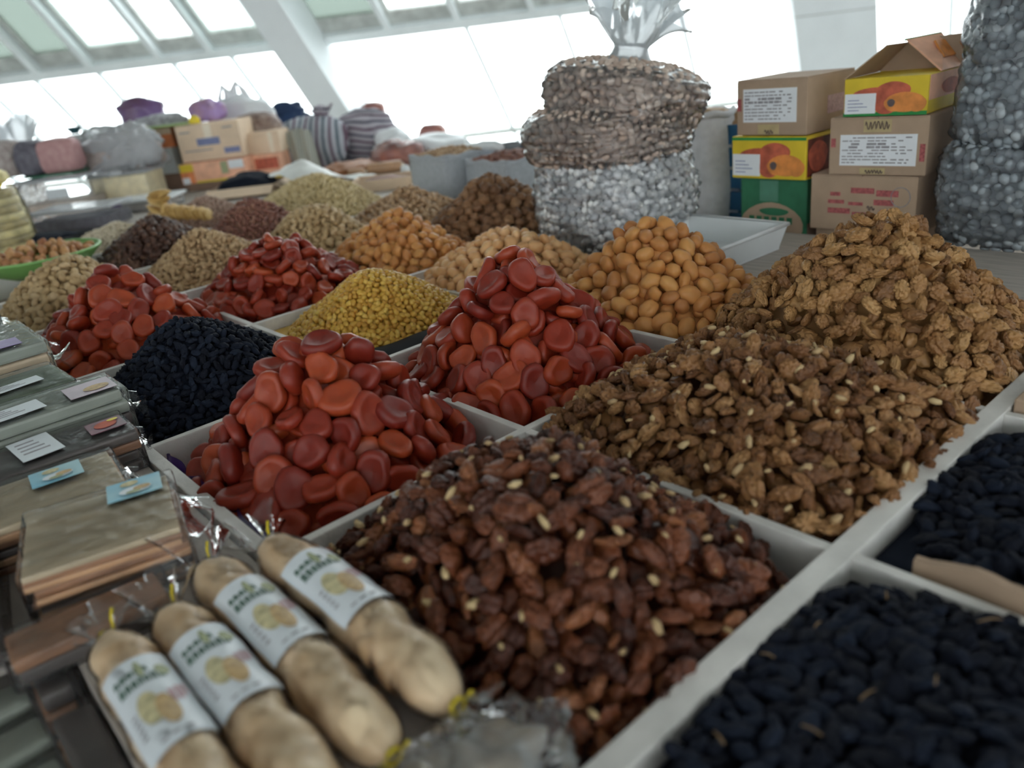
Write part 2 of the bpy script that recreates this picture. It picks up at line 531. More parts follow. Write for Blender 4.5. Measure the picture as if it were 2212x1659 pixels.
# ------------------------------------------------------------------ fruit and nut shapes
def shape_apricot(seed, seg=22):
    r = random.Random(seed)
    prof = [(0.0, -0.36), (0.45, -0.40), (0.78, -0.33), (0.95, -0.16), (1.0, 0.06), (0.94, 0.26), (0.80, 0.38), (0.58, 0.36), (0.34, 0.28), (0.0, 0.23)]
    ph, am, cu = r.uniform(0, 6.3), r.uniform(0.03, 0.12), r.uniform(-0.12, 0.25)
    dm = r.uniform(0.75, 1.15)
    V, F = [], []
    for (q, z) in prof:
        for k in range(seg):
            a = 2 * math.pi * k / seg
            rr = q * (1 + am * math.cos(2 * a + ph) + 0.05 * math.cos(3 * a + ph * 2) + 0.03 * math.sin(5 * a))
            x, y = rr * math.cos(a), rr * math.sin(a) * 0.93
            zz = z * (dm if (z > 0 and q < 0.8) else 1.0)
            zz += cu * x * x * 0.6 + 0.05 * nz3((x, y, zz), 2.5, seed)
            V.append((x, y, zz))
    n = len(prof)
    for i in range(n - 1):
        for k in range(seg):
            k2 = (k + 1) % seg
            F.append((i * seg + k, i * seg + k2, (i + 1) * seg + k2, (i + 1) * seg + k))
    return np.array(V), F

def shape_walnut(seed, sub, whole=False, rough=1.0):
    """kernel half, quarter or curled flake with deep brain-like furrows"""
    r = random.Random(seed)
    form = 0 if whole else (0, 1, 0, 2, 0, 1, 0, 2, 1)[seed % 9]
    el = {0: (1.0, r.uniform(0.76, 0.92), r.uniform(0.56, 0.70)), 1: (1.05, r.uniform(0.46, 0.58), r.uniform(0.46, 0.6)), 2: (0.95, r.uniform(0.62, 0.8), 0.36)}[form]
    if whole:
        el = (1.0, 0.9, 0.85)
    cup = r.uniform(0.25, 0.5) if form == 2 else r.uniform(-0.1, 0.15)
    wd = 0.085 if sub >= 3 else 0.12
    V, F = ICO[sub]
    out = []
    for n in V:
        a, b = nz3(n, 1.7, seed), nz3(n, 3.1, seed + 9)
        k = 1.0 - rough * (0.34 * math.exp(-(a / wd) ** 2) + 0.20 * math.exp(-(b / (wd * 1.2)) ** 2))
        k += 0.14 * nz3(n, 1.1, seed + 3)
        if form == 0:
            k -= 0.30 * math.exp(-(n.y / 0.14) ** 2) * (1 if n.z > -0.2 else 0.4)
        x, y, z = n.x * k * el[0], n.y * k * el[1], n.z * k * el[2]
        if not whole and n.z < 0:
            z = z * 0.4
        z += cup * (x * x + 0.6 * y * y) - cup * 0.3
        out.append((x, y, z))
    return np.array(out), F

def shape_lump(seed, sub, el=(1, 0.9, 0.85), lump=0.12, sc=1.3, fine=0.05, dent=0.0, bend=0.0, wrinkle=0.0):
    V, F = ICO[sub]
    out = []
    for n in V:
        k = 1 + lump * nz3(n, sc, seed) + fine * nz3(n, sc * 3.2, seed + 4)
        if wrinkle:
            k += wrinkle * max(-1.0, 0.6 - 4 * abs(nz3((n.x * 0.5, n.y, n.z), 3.4, seed + 7)))
        if dent:
            k -= dent * math.exp(-((n.y / 0.25) ** 2)) * max(0, n.z)
        x, y, z = n.x * k * el[0], n.y * k * el[1], n.z * k * el[2]
        z += bend * x * x
        out.append((x, y, z))
    return np.array(out), F

# ------------------------------------------------------------------ heaps
HEAPS = []
class Heap:
    def __init__(s, x0, x1, y0, y1, ax, ay, apex, base, p=2.3, r=0.22, seed=0, lum=0.012):
        s.b = (x0, x1, y0, y1); s.ax, s.ay, s.apex, s.base, s.p, s.r = ax, ay, apex, base, p, r
        s.seed, s.lum = seed, lum
        HEAPS.append(s)
    def d(s, X, Y):
        x0, x1, y0, y1 = s.b
        dx = np.where(X > s.ax, (X - s.ax) / (x1 - s.ax), (s.ax - X) / (s.ax - x0))
        dy = np.where(Y > s.ay, (Y - s.ay) / (y1 - s.ay), (s.ay - Y) / (s.ay - y0))
        return (np.abs(dx) ** s.p + np.abs(dy) ** s.p) ** (1 / s.p)
    def h(s, X, Y):
        d = s.d(X, Y)
        r = s.r
        f = (math.sqrt(1 + r * r) - np.sqrt(d * d + r * r)) / (math.sqrt(1 + r * r) - r)
        w = np.sin(X * 31 + s.seed) * np.cos(Y * 27 + s.seed * 2) * s.lum
        return np.where(d <= 1.25, s.base + (s.apex - s.base) * f + w * np.clip(1.1 - d, 0, 1), -9.0)

def all_h(X, Y):
    z = np.full(X.shape, -9.0)
    for hp in HEAPS:
        x0, x1, y0, y1 = hp.b
        m = (X > x0) & (X < x1) & (Y > y0) & (Y < y1)
        if m.any():
            z[m] = np.maximum(z[m], np.where(hp.d(X[m], Y[m]) <= 1.0, hp.h(X[m], Y[m]), -9.0))
    return z

def frame_px(P):
    q = P - np.array(CAM)
    zc = q @ np.array(RZ)
    return 1106 + 1705 * (q @ np.array(RX)) / zc, 829.5 + 1705 * (q @ np.array(RY)) / zc, zc

def seen(P, up=0.006):
    """rough test: does a straight line from P to the eye clear the other heaps"""
    x, y, zc = frame_px(P)
    ok = (zc > 0.1) & (x > -30) & (x < 2242) & (y > -30) & (y < 1690)
    C = np.array(CAM)
    for t in np.linspace(0.02, 0.6, 26):
        Q = P + (C - P) * t
        ok &= all_h(Q[:, 0], Q[:, 1]) < Q[:, 2] + up
    return ok, zc

def scatter(hp, rad, n_try, lift, layer=0.0, dmax=1.0):
    """points spread over a heap no closer than rad"""
    x0, x1, y0, y1 = hp.b
    X = rng.uniform(x0, x1, n_try); Y = rng.uniform(y0, y1, n_try)
    keep = hp.d(X, Y) <= dmax
    X, Y = X[keep], Y[keep]
    Z = hp.h(X, Y)
    top = all_h(X, Y)
    keep = Z >= top - 0.004
    X, Y, Z = X[keep], Y[keep], Z[keep]
    e = 0.004
    gx = (hp.h(X + e, Y) - hp.h(X - e, Y)) / (2 * e)
    gy = (hp.h(X, Y + e) - hp.h(X, Y - e)) / (2 * e)
    gx = np.clip(gx, -2, 2); gy = np.clip(gy, -2, 2)
    Nn = np.stack([-gx, -gy, np.ones_like(gx)], 1)
    Nn /= np.linalg.norm(Nn, axis=1, keepdims=True)
    grid, P, NN = {}, [], []
    for x, y, z, n in zip(X, Y, Z, Nn):
        k = (int(x / rad), int(y / rad), int(z / rad))
        bad = False
        for i in (-1, 0, 1):
            for j in (-1, 0, 1):
                for l in (-1, 0, 1):
                    for q in grid.get((k[0] + i, k[1] + j, k[2] + l), ()):
                        if (q[0] - x) ** 2 + (q[1] - y) ** 2 + (q[2] - z) ** 2 < rad * rad:
                            bad = True; break
                    if bad: break
                if bad: break
            if bad: break
        if not bad:
            grid.setdefault(k, []).append((x, y, z))
            P.append((x, y, z)); NN.append(n)
    P = np.array(P).reshape(-1, 3); NN = np.array(NN).reshape(-1, 3)
    return P + NN * (lift + layer), NN

def frames(NN, tilt):
    """a random upright-ish rotation matrix for each normal"""
    k = len(NN)
    z = NN + rng.normal(0, 1, (k, 3)) * tilt
    z /= np.linalg.norm(z, axis=1, keepdims=True)
    a = rng.normal(0, 1, (k, 3))
    x = a - (a * z).sum(1, keepdims=True) * z
    x /= np.linalg.norm(x, axis=1, keepdims=True)
    y = np.cross(z, x)
    return np.stack([x, y, z], 2)

def join_items(name, variants, P, Rm, S, m, extra=None):
    """many small pieces as one mesh (kind stuff); variants = [(V, F)]"""
    Vs, L, T = [], [], []
    off = 0
    flat = [(v, np.array([i for f in F for i in f]), np.array([len(f) for f in F])) for v, F in variants]
    for i in range(len(P)):
        v, li, lt = flat[i % len(flat)]
        Vs.append((v * S[i]) @ Rm[i].T + P[i])
        L.append(li + off); T.append(lt)
        off += len(v)
    if extra is not None:
        v, F = extra
        Vs.append(np.array(v)); L.append(np.array([i for f in F for i in f]) + off); T.append(np.array([len(f) for f in F]))
    V = np.concatenate(Vs); L = np.concatenate(L); T = np.concatenate(T)
    me = bpy.data.meshes.new(name)
    me.vertices.add(len(V)); me.vertices.foreach_set('co', V.astype(np.float32).ravel())
    me.loops.add(len(L)); me.loops.foreach_set('vertex_index', L.astype(np.int32))
    st = np.concatenate([[0], np.cumsum(T)[:-1]])
    me.polygons.add(len(T)); me.polygons.foreach_set('loop_start', st.astype(np.int32))
    me.polygons.foreach_set('use_smooth', np.ones(len(T), bool))
    me.update(calc_edges=True)
    me.validate()
    me.materials.append(m)
    o = bpy.data.objects.new(name, me)
    col.objects.link(o)
    return o

def heap_core(hp, sink, n=26):
    x0, x1, y0, y1 = hp.b
    xs = np.linspace(x0, x1, n); ys = np.linspace(y0, y1, n)
    X, Y = np.meshgrid(xs, ys)
    d = hp.d(X, Y)
    Z = np.where(d <= 1.0, hp.h(X, Y) - sink, hp.base - sink)
    Z = np.maximum(Z, 0.822)
    V = np.stack([X.ravel(), Y.ravel(), Z.ravel()], 1)
    F = [(j * n + i, j * n + i + 1, (j + 1) * n + i + 1, (j + 1) * n + i) for j in range(n - 1) for i in range(n - 1)]
    b = len(V)
    V = np.concatenate([V, np.stack([X.ravel(), Y.ravel(), np.full(X.size, 0.8205)], 1)])
    rim = [i for i in range(n)] + [j * n + n - 1 for j in range(1, n)] + [(n - 1) * n + i for i in range(n - 2, -1, -1)] + [j * n for j in range(n - 2, 0, -1)]
    for a, c in zip(rim, rim[1:] + rim[:1]):
        F.append((a, a + b, c + b, c))
    return V, F

KIND_LEFT = {}
def meshes_of(name, variants, m):
    out = []
    for v, F in variants:
        me = bpy.data.meshes.new(name)
        me.from_pydata([tuple(p) for p in v], [], F)
        me.polygons.foreach_set('use_smooth', [True] * len(F))
        me.materials.append(m)
        out.append(me)
    return out

class Kind:
    """one kind of fruit or nut: shapes for single pieces and for the joined rest"""
    def __init__(s, name, hi, lo, m, size, budget):
        s.name, s.m, s.size, s.budget = name, m, size, budget
        s.hi = meshes_of(name, hi, m)
        s.lo = lo
        s.jobs = []          # (heap info, P, R, S)
def fill(kind, hp, label, group, cat, stuff_name, stuff_label, rad=0.8, tries=6000, tilt=0.35, lift=0.3, deep=True, svar=0.14, size=None, dmax=1.0, core_sink=0.9, jit=0.0):
    sz = size or kind.size
    P, NN = scatter(hp, rad * 2 * sz, tries, lift * sz, dmax=dmax)
    P = P + NN * rng.uniform(-1, 1, (len(P), 1)) * jit * sz
    Rm = frames(NN, tilt)
    S = sz * (1 + rng.uniform(-svar, svar, len(P)))
    job = dict(hp=hp, P=P, NN=NN, R=Rm, S=S, label=label, group=group, cat=cat, stuff_name=stuff_name, stuff_label=stuff_label, sz=sz, deep=deep, rad=rad, tries=tries, sink=core_sink)
    kind.jobs.append(job)

def place(kind):
    """the largest visible pieces become single objects, everything else one joined object per heap"""
    best = []
    for j, job in enumerate(kind.jobs):
        if not len(job['P']): continue
        ok, zc = seen(job['P'] + job['NN'] * job['sz'] * 0.5)
        vw = np.array(CAM) - job['P']
        vw /= np.linalg.norm(vw, axis=1, keepdims=True)
        ok &= (job['NN'] * vw).sum(1) > -0.15
        for i in np.nonzero(ok)[0]:
            best.append((job['S'][i] / zc[i], j, i))
    best.sort(reverse=True)
    pick = set((j, i) for _, j, i in best[:kind.budget])
    for j, job in enumerate(kind.jobs):
        rest = []
        for i in range(len(job['P'])):
            if (j, i) in pick:
                o = bpy.data.objects.new(kind.name, kind.hi[i % len(kind.hi)])
                M = Matrix([[*job['R'][i][r]] for r in range(3)])
                o.rotation_euler = M.to_euler()
                o.location = job['P'][i]
                o.scale = (job['S'][i],) * 3
                col.objects.link(o)
                tag(o, job['label'], job['cat'], job['group'])
            else:
                rest.append(i)
        P, Rm, S = job['P'][rest], job['R'][rest], job['S'][rest]
        if job['deep']:
            P2, N2 = scatter(job['hp'], job['rad'] * 2 * job['sz'] * 1.05, job['tries'] // 2, -job['sz'] * 0.55)
            P = np.concatenate([P, P2]); Rm = np.concatenate([Rm, frames(N2, 0.5)]); S = np.concatenate([S, np.full(len(P2), job['sz'])])
        o = join_items(job['stuff_name'], kind.lo, P, Rm, S, kind.m, heap_core(job['hp'], job['sz'] * job['sink']))
        tag(o, job['stuff_label'], job['cat'], None, 'stuff')

# ------------------------------------------------------------------ heaps in the compartments
def cell(i, j, ap, zb=0.868, ax=None, ay=None, m=0.008, p=2.3, r=0.22, ext=(0, 0, 0, 0), lum=0.010):
    xs = XL + [1.83]
    x0, x1, y0, y1 = xs[i] + m - ext[0], xs[i + 1] - m + ext[1], YL[j] + m - ext[2], YL[j + 1] - m + ext[3]
    return Heap(x0, x1, y0, y1, ax or (x0 + x1) / 2, ay or (y0 + y1) / 2, ap, zb, p, r, seed=i * 3.3 + j, lum=lum)

h_dark = cell(0, 0, 1.005, 0.868, ax=0.455, ay=0.575, p=3.4, r=0.42, m=0.006)
h_apr1 = cell(0, 1, 1.045, 0.862, ax=0.475, ay=1.02, p=2.0, r=0.16)
h_blk = cell(0, 2, 1.008, 0.872, ax=0.45, ay=1.49, p=2.3, r=0.35)
h_apr2 = cell(0, 3, 1.022, 0.872, ax=0.46, ay=1.97, p=2.2, r=0.3)
h_bei1 = cell(0, 4, 1.02, 0.875, p=2.4, r=0.35)
h_lw = cell(1, 0, 0.985, 0.890, ax=0.90, ay=0.58, p=6.0, r=0.6, ext=(0.0, 0.02, 0.0, 0.015))
h_apr3 = cell(1, 1, 1.075, 0.865, ax=0.86, ay=1.02, p=2.2, r=0.14)
h_yel = Heap(0.670, 1.056, 1.335, 1.712, 0.862, 1.49, 0.998, 0.880, 2.2, 0.25, seed=2, lum=0.006)
h_apr4 = cell(1, 3, 1.025, 0.885, p=2.0, r=0.15)
h_pea = cell(1, 4, 1.005, 0.885, p=2.2, r=0.3)
h_brn = cell(1, 5, 1.01, 0.885, p=2.2, r=0.3)
h_w2 = Heap(1.02, 1.50, 0.335, 0.83, 1.23, 0.565, 1.092, 0.893, 2.4, 0.25, seed=4, lum=0.010)
h_amb = cell(2, 1, 1.045, 0.885, p=2.5, r=0.28, ext=(0, 0.02, 0, 0.01))
h_pal = cell(2, 2, 0.992, 0.888, ax=1.25, ay=1.47, p=2.6, r=0.45, ext=(0, 0.01, 0, 0.0))
h_am2 = cell(2, 3, 1.002, 0.885, p=2.2, r=0.25)
h_bei2 = cell(2, 4, 1.012, 0.888, p=2.2, r=0.3)
h_red = cell(2, 5, 1.002, 0.888, p=2.2, r=0.3)
h_pnk = cell(2, 6, 0.99, 0.888, p=2.3, r=0.4)
h_bw = cell(3, 3, 1.04, 0.888, ax=1.64, ay=1.99, p=2.2, r=0.25)
h_tan = cell(3, 4, 0.985, 0.888, p=2.3, r=0.35)
h_pale = Heap(1.43, 1.83, 2.72, 3.62, 1.66, 3.2, 1.015, 0.89, 2.2, 0.3, seed=8, lum=0.006)
h_wht = cell(1, 6, 0.955, 0.885, p=2.2, r=0.3)
# level fills of black raisins this side of the wide divider
h_r1 = Heap(0.275, 0.65, -0.22, 0.30, 0.50, 0.05, 0.912, 0.890, 4.0, 0.8, seed=3, lum=0.012)
h_r2 = Heap(0.70, 1.055, -0.25, 0.30, 0.9, 0.02, 0.908, 0.888, 4.0, 0.8, seed=6, lum=0.012)

I_red = item_mat('dried_apricot_red', [(0.17, 0.013, 0.007), (0.28, 0.030, 0.011), (0.41, 0.070, 0.018)], 0.42, 0.15, 90.0, sss=0.25, mott=0.3, mscale=1.6, spec=0.45)
I_dark = item_mat('dark_walnut', [(0.032, 0.008, 0.005), (0.092, 0.025, 0.011), (0.19, 0.057, 0.022), (0.36, 0.145, 0.058)], 0.42, 0.4, 5.0, mott=0.4, mscale=2.2)
I_light = item_mat('light_walnut', [(0.075, 0.027, 0.010), (0.205, 0.086, 0.031), (0.33, 0.160, 0.060), (0.52, 0.31, 0.135)], 0.5, 0.5, 5.0, mott=0.45, mscale=2.2)
I_gold = item_mat('golden_walnut', [(0.16, 0.070, 0.026), (0.31, 0.150, 0.055), (0.43, 0.230, 0.085), (0.54, 0.33, 0.14)], 0.5, 0.5, 5.0, mott=0.4, mscale=2.2)
I_amber = item_mat('amber_apricot', [(0.42, 0.17, 0.055), (0.56, 0.25, 0.075), (0.62, 0.32, 0.10)], 0.5, 0.2, 3.0, sss=0.1, mott=0.3, mscale=1.5)
I_pale = item_mat('pale_apricot', [(0.56, 0.30, 0.13), (0.66, 0.38, 0.17), (0.72, 0.46, 0.24)], 0.55, 0.2, 3.0, sss=0.1, mott=0.3, mscale=1.5)
I_black = item_mat('black_raisin', [(0.005, 0.006, 0.010), (0.009, 0.012, 0.022), (0.015, 0.022, 0.040)], 0.75, 0.6, 3.5, mott=0.4, mscale=1.6, spec=0.14)
I_yel = item_mat('golden_raisin', [(0.46, 0.23, 0.030), (0.60, 0.35, 0.055), (0.70, 0.46, 0.10)], 0.45, 0.3, 3.0, sss=0.1, mott=0.25, mscale=1.6)
I_beige = item_mat('beige_nut', [(0.34, 0.22, 0.10), (0.46, 0.32, 0.16), (0.58, 0.42, 0.24)], 0.6, 0.3, 3.0, mott=0.3, mscale=1.6)
I_pea = item_mat('tan_nut', [(0.30, 0.18, 0.085), (0.44, 0.29, 0.15), (0.54, 0.38, 0.21)], 0.6, 0.3, 3.0, mott=0.3, mscale=1.6)
I_brown = item_mat('dark_brown_fruit', [(0.035, 0.014, 0.009), (0.075, 0.032, 0.020), (0.15, 0.075, 0.045)], 0.45, 0.4, 3.0, mott=0.35, mscale=1.8)
I_rust = item_mat('reddish_nut', [(0.15, 0.055, 0.04), (0.25, 0.10, 0.07), (0.33, 0.17, 0.11)], 0.55, 0.3, 3.0, mott=0.3, mscale=1.6)
I_pinkb = item_mat('pinkish_nut', [(0.26, 0.15, 0.11), (0.36, 0.23, 0.17), (0.42, 0.29, 0.22)], 0.6, 0.3, 3.0, mott=0.3, mscale=1.6)
I_shell = item_mat('brown_walnut', [(0.13, 0.06, 0.028), (0.24, 0.12, 0.055), (0.36, 0.20, 0.10)], 0.55, 0.5, 4.0, mott=0.4, mscale=2.0)
I_tanb = item_mat('tan_fruit', [(0.32, 0.19, 0.10), (0.44, 0.28, 0.15), (0.52, 0.36, 0.22)], 0.55, 0.3, 3.0, mott=0.3, mscale=1.6)
I_paley = item_mat('pale_yellow_nut', [(0.48, 0.36, 0.17), (0.60, 0.47, 0.24), (0.70, 0.57, 0.33)], 0.55, 0.3, 3.0, mott=0.3, mscale=1.6)
I_white = item_mat('white_nut', [(0.50, 0.42, 0.30), (0.62, 0.54, 0.40), (0.70, 0.62, 0.48)], 0.6, 0.3, 3.0, mott=0.3, mscale=1.6)
I_greyn = item_mat('pale_grey_nut', [(0.58, 0.59, 0.61), (0.72, 0.73, 0.74), (0.84, 0.84, 0.82)], 0.6, 0.3, 3.0, mott=0.3, mscale=1.6)
I_brownn = item_mat('greyish_brown_nut', [(0.40, 0.29, 0.23), (0.54, 0.42, 0.35), (0.66, 0.54, 0.45)], 0.6, 0.3, 3.0, mott=0.3, mscale=1.6)

apr_hi = [shape_apricot(k) for k in range(7)]
apr_lo = [shape_apricot(k, 12) for k in range(4)]
wal_hi = [shape_walnut(k, 4) for k in range(9)]
wal_lo = [shape_walnut(k, 3) for k in range(6)]
ww_hi = [shape_walnut(k + 20, 3, True, 0.8) for k in range(5)]
ww_lo = [shape_walnut(k + 20, 2, True, 0.7) for k in range(4)]
amb_hi = [shape_lump(k, 3, (1.0, random.uniform(0.72, 0.92), random.uniform(0.6, 0.8)), 0.16, 1.2, 0.07, dent=random.choice((0, 0, 0.25))) for k in range(6)]
amb_lo = [shape_lump(k, 2, (1.0, 0.85, 0.72), 0.16, 1.2, 0.05) for k in range(4)]
rai_hi = [shape_lump(k + 40, 3, (1.0, random.uniform(0.5, 0.62), random.uniform(0.36, 0.48)), 0.22, 1.6, 0.12, bend=random.uniform(-0.2, 0.2), wrinkle=0.16) for k in range(6)]
rai_lo = [shape_lump(k + 40, 2, (1.0, 0.56, 0.48), 0.18, 1.6, 0.10, wrinkle=0.16) for k in range(4)]
rai_xs = [shape_lump(k + 40, 1, (1.0, 0.6, 0.5), 0.2, 1.6, 0.1) for k in range(3)]
nut_hi = [shape_lump(k + 60, 2, (1.0, random.uniform(0.55, 0.7), random.uniform(0.42, 0.55)), 0.12, 1.4, 0.06, bend=random.uniform(-0.3, 0.1)) for k in range(5)]
nut_lo = [shape_lump(k + 60, 1, (1.0, 0.62, 0.5), 0.14, 1.4, 0.05) for k in range(3)]

K_apr = Kind('dried_apricot', apr_hi, apr_lo, I_red, 0.0275, 330)
FR, NU = 'dried fruit', 'nut'
fill(K_apr, h_apr1, 'deep red dried apricot heaped beside the dark walnuts and paper-labelled rolls', 'red apricots in the front compartment', FR,
     'apricot_heap', 'red dried apricots filling the front heap beside the dark walnuts', rad=0.66, tries=12000, tilt=0.6, lift=0.35)
fill(K_apr, h_apr3, 'red dried apricot stacked in the tall heap beside the golden raisins', 'red apricots in the tall middle heap', FR,
     'apricot_heap', 'red dried apricots inside the tall heap beside the golden raisins', rad=0.64, tries=12000, tilt=0.45, lift=0.35)
fill(K_apr, h_apr2, 'orange red dried apricot in the heap behind the black raisins', 'apricots in the heap behind the black raisins', FR,
     'apricot_heap', 'orange red dried apricots filling the heap behind the black raisins', rad=0.70, tries=9000, tilt=0.5, lift=0.35)
fill(K_apr, h_apr4, 'dark red dried apricot in the pointed heap behind the golden raisins', 'apricots in the pointed heap behind the golden raisins', FR,
     'apricot_heap', 'dark red dried apricots filling the pointed heap behind the golden raisins', rad=0.70, tries=9000, tilt=0.5, lift=0.35, size=0.025)
place(K_apr)

K_dark = Kind('dark_walnut_kernel', wal_hi, wal_lo, I_dark, 0.0175, 300)
fill(K_dark, h_dark, 'dark brown walnut kernel in the front heap beside the biscuit rolls', 'dark walnut kernels in the front heap', NU,
     'dark_walnut_heap', 'dark brown walnut kernels filling the front heap', rad=0.58, core_sink=2.2, jit=0.4, tries=16000, tilt=1.1, lift=0.35, svar=0.34)
place(K_dark)
K_light = Kind('walnut_kernel', wal_hi, wal_lo, I_light, 0.0165, 300)
fill(K_light, h_lw, 'light brown walnut kernel in the low heap along the wide white divider', 'walnut kernels in the low heap along the divider', NU,
     'walnut_heap', 'light brown walnut kernels filling the low heap along the wide divider', rad=0.58, core_sink=2.2, jit=0.4, tries=16000, tilt=1.1, lift=0.35, svar=0.3)
place(K_light)
K_gold = Kind('golden_walnut_kernel', wal_hi, wal_lo, I_gold, 0.0175, 280)
fill(K_gold, h_w2, 'golden walnut kernel in the tall heap below the stacked cartons', 'golden walnut kernels in the tall heap', NU,
     'golden_walnut_heap', 'golden walnut kernels filling the tall heap below the cartons', rad=0.60, core_sink=2.2, jit=0.3, tries=12000, tilt=1.0, lift=0.35, svar=0.22)
place(K_gold)
K_amb = Kind('amber_apricot', amb_hi, amb_lo, I_amber, 0.0200, 300)
fill(K_amb, h_amb, 'whole amber dried apricot in the heap before the white tray', 'amber apricots in the heap before the white tray', FR,
     'amber_apricot_heap', 'whole amber dried apricots filling the heap before the white tray', rad=0.70, tries=9000, tilt=0.9, lift=0.4)
fill(K_amb, h_am2, 'small amber dried apricot in the heap behind the golden raisins', 'small amber apricots behind the golden raisins', FR,
     'amber_apricot_heap', 'small amber dried apricots filling the heap behind the golden raisins', rad=0.70, tries=9000, tilt=0.9, lift=0.4, size=0.019)
place(K_amb)
K_pal = Kind('pale_apricot', amb_hi, amb_lo, I_pale, 0.0185, 130)
fill(K_pal, h_pal, 'pale orange dried apricot in the low heap below the tall clear sack', 'pale apricots below the tall clear sack', FR,
     'pale_apricot_heap', 'pale orange dried apricots filling the low heap below the tall clear sack', rad=0.70, tries=8000, tilt=0.9, lift=0.4)
place(K_pal)
K_blk = Kind('black_raisin', rai_hi, rai_lo, I_black, 0.0158, 300)
fill(K_blk, h_r1, 'large black raisin in the level tray nearest the viewer', 'black raisins in the nearest tray', FR,
     'black_raisin_bed', 'black raisins filling the level tray nearest the viewer', rad=0.43, tries=26000, tilt=0.5, lift=0.25, svar=0.22)
fill(K_blk, h_r2, 'black raisin in the level tray behind the cardboard strip', 'black raisins behind the cardboard strip', FR,
     'black_raisin_bed', 'black raisins filling the tray behind the cardboard strip', rad=0.43, tries=26000, tilt=0.5, lift=0.25, svar=0.22)
place(K_blk)
K_blk2 = Kind('small_black_raisin', rai_hi, rai_lo, I_black, 0.0112, 280)
fill(K_blk2, h_blk, 'small black raisin in the pointed heap between two apricot heaps', 'black raisins in the pointed heap', FR,
     'black_raisin_heap', 'small black raisins filling the pointed heap between two apricot heaps', rad=0.56, tries=22000, tilt=0.5, lift=0.3)
place(K_blk2)
yel_hi = [shape_lump(k + 110, 2, (1.0, 0.74, 0.66), 0.25, 1.5, 0.12) for k in range(5)]
K_yel = Kind('golden_raisin', yel_hi, yel_hi[:3], I_yel, 0.0088, 300)
fill(K_yel, h_yel, 'golden raisin in the yellow heap by the black plastic liner', 'golden raisins in the yellow heap', FR,
     'golden_raisin_heap', 'golden raisins filling the yellow heap by the black liner', rad=0.56, tries=26000, tilt=0.6, lift=0.3)
place(K_yel)
K_bei = Kind('blanched_nut', nut_hi, nut_lo, I_beige, 0.016, 300)
fill(K_bei, h_bei1, 'pale beige nut kernel in the heap below the green bowl', 'beige nuts below the green bowl', NU,
     'beige_nut_heap', 'pale beige nut kernels filling the heap below the green bowl', rad=0.55, tries=14000, tilt=0.6, lift=0.3)
fill(K_bei, h_bei2, 'beige nut kernel in the heap between red and amber apricots', 'beige nuts between red and amber apricots', NU,
     'beige_nut_heap', 'beige nut kernels filling the heap between red and amber apricots', rad=0.55, tries=14000, tilt=0.6, lift=0.3)
place(K_bei)
K_pea = Kind('peanut', nut_hi, nut_lo, I_pea, 0.0125, 200)
fill(K_pea, h_pea, 'tan shelled peanut in the heap before the dark brown fruit', 'tan peanuts before the dark brown fruit', NU,
     'peanut_heap', 'tan shelled peanuts filling the heap before the dark brown fruit', rad=0.56, tries=14000, tilt=0.6, lift=0.3)
place(K_pea)
K_brn = Kind('brown_dried_fruit', amb_hi, nut_lo, I_brown, 0.0145, 200)
fill(K_brn, h_brn, 'dark brown dried fruit in the heap behind the peanuts', 'dark brown fruit behind the peanuts', FR,
     'brown_fruit_heap', 'dark brown dried fruit filling the heap behind the peanuts', rad=0.58, tries=12000, tilt=0.9, lift=0.3)
place(K_brn)
K_bw = Kind('brown_walnut', ww_hi, ww_lo, I_shell, 0.0205, 150)
fill(K_bw, h_bw, 'brown walnut in the pointed heap on the left of the tall clear sack', 'brown walnuts beside the tall clear sack', NU,
     'brown_walnut_heap', 'brown walnuts filling the pointed heap beside the tall clear sack', rad=0.66, tries=8000, tilt=0.9, lift=0.4)
place(K_bw)
# small far kernels, too fine to pick apart
for nm, lab, hp, m, sz, cat, tr in (
        ('reddish_nut_heap', 'reddish brown nuts in a small heap beyond the peanuts', h_red, I_rust, 0.013, NU, 9000),
        ('pinkish_nut_heap', 'pinkish brown nuts in a low heap by the raisin carton', h_pnk, I_pinkb, 0.012, NU, 9000),
        ('tan_fruit_heap', 'tan dried fruit in a low heap before the grey bins', h_tan, I_tanb, 0.016, FR, 7000),
        ('pale_yellow_nut_heap', 'pale yellow nuts in a wide heap under the white film', h_pale, I_paley, 0.013, NU, 14000),
        ('white_nut_heap', 'small whitish nuts in a low heap beside the brown fruit', h_wht, I_white, 0.011, NU, 8000)):
    P, NN = scatter(hp, 1.15 * sz, tr, 0.3 * sz)
    o = join_items(nm, nut_lo, P, frames(NN, 0.6), sz * (1 + rng.uniform(-.15, .15, len(P))), m, heap_core(hp, sz * 0.9))
    tag(o, lab, cat, None, 'stuff')

# loose pale kernel chips among the dark walnuts, dry stalks among the raisins
chip = [shape_lump(k + 90, 1, (1.0, 0.5, 0.4), 0.3, 1.5, 0.1) for k in range(3)]
I_chip = item_mat('pale_kernel_chip', [(0.45, 0.30, 0.15), (0.62, 0.46, 0.24)], 0.55, 0.2, 3.0)
for hp, nn, lab in ((h_dark, 110, 'pale kernel chips scattered over the dark walnut heap'), (h_lw, 80, 'pale kernel chips scattered over the low walnut heap')):
    P, NN = scatter(hp, 0.03, 400, 0.016)
    P, NN = P[:nn], NN[:nn]
    o = join_items('kernel_chips', chip, P, frames(NN, 0.8), 0.0065 * (1 + rng.uniform(-.3, .6, len(P))), I_chip)
    tag(o, lab, NU, None, 'stuff')
M_stalk = mat('dry_stalk', (0.22, 0.14, 0.07), 0.7, 0.2, 60.0)
mb = MB()
P, NN = scatter(h_r1, 0.05, 600, 0.016)
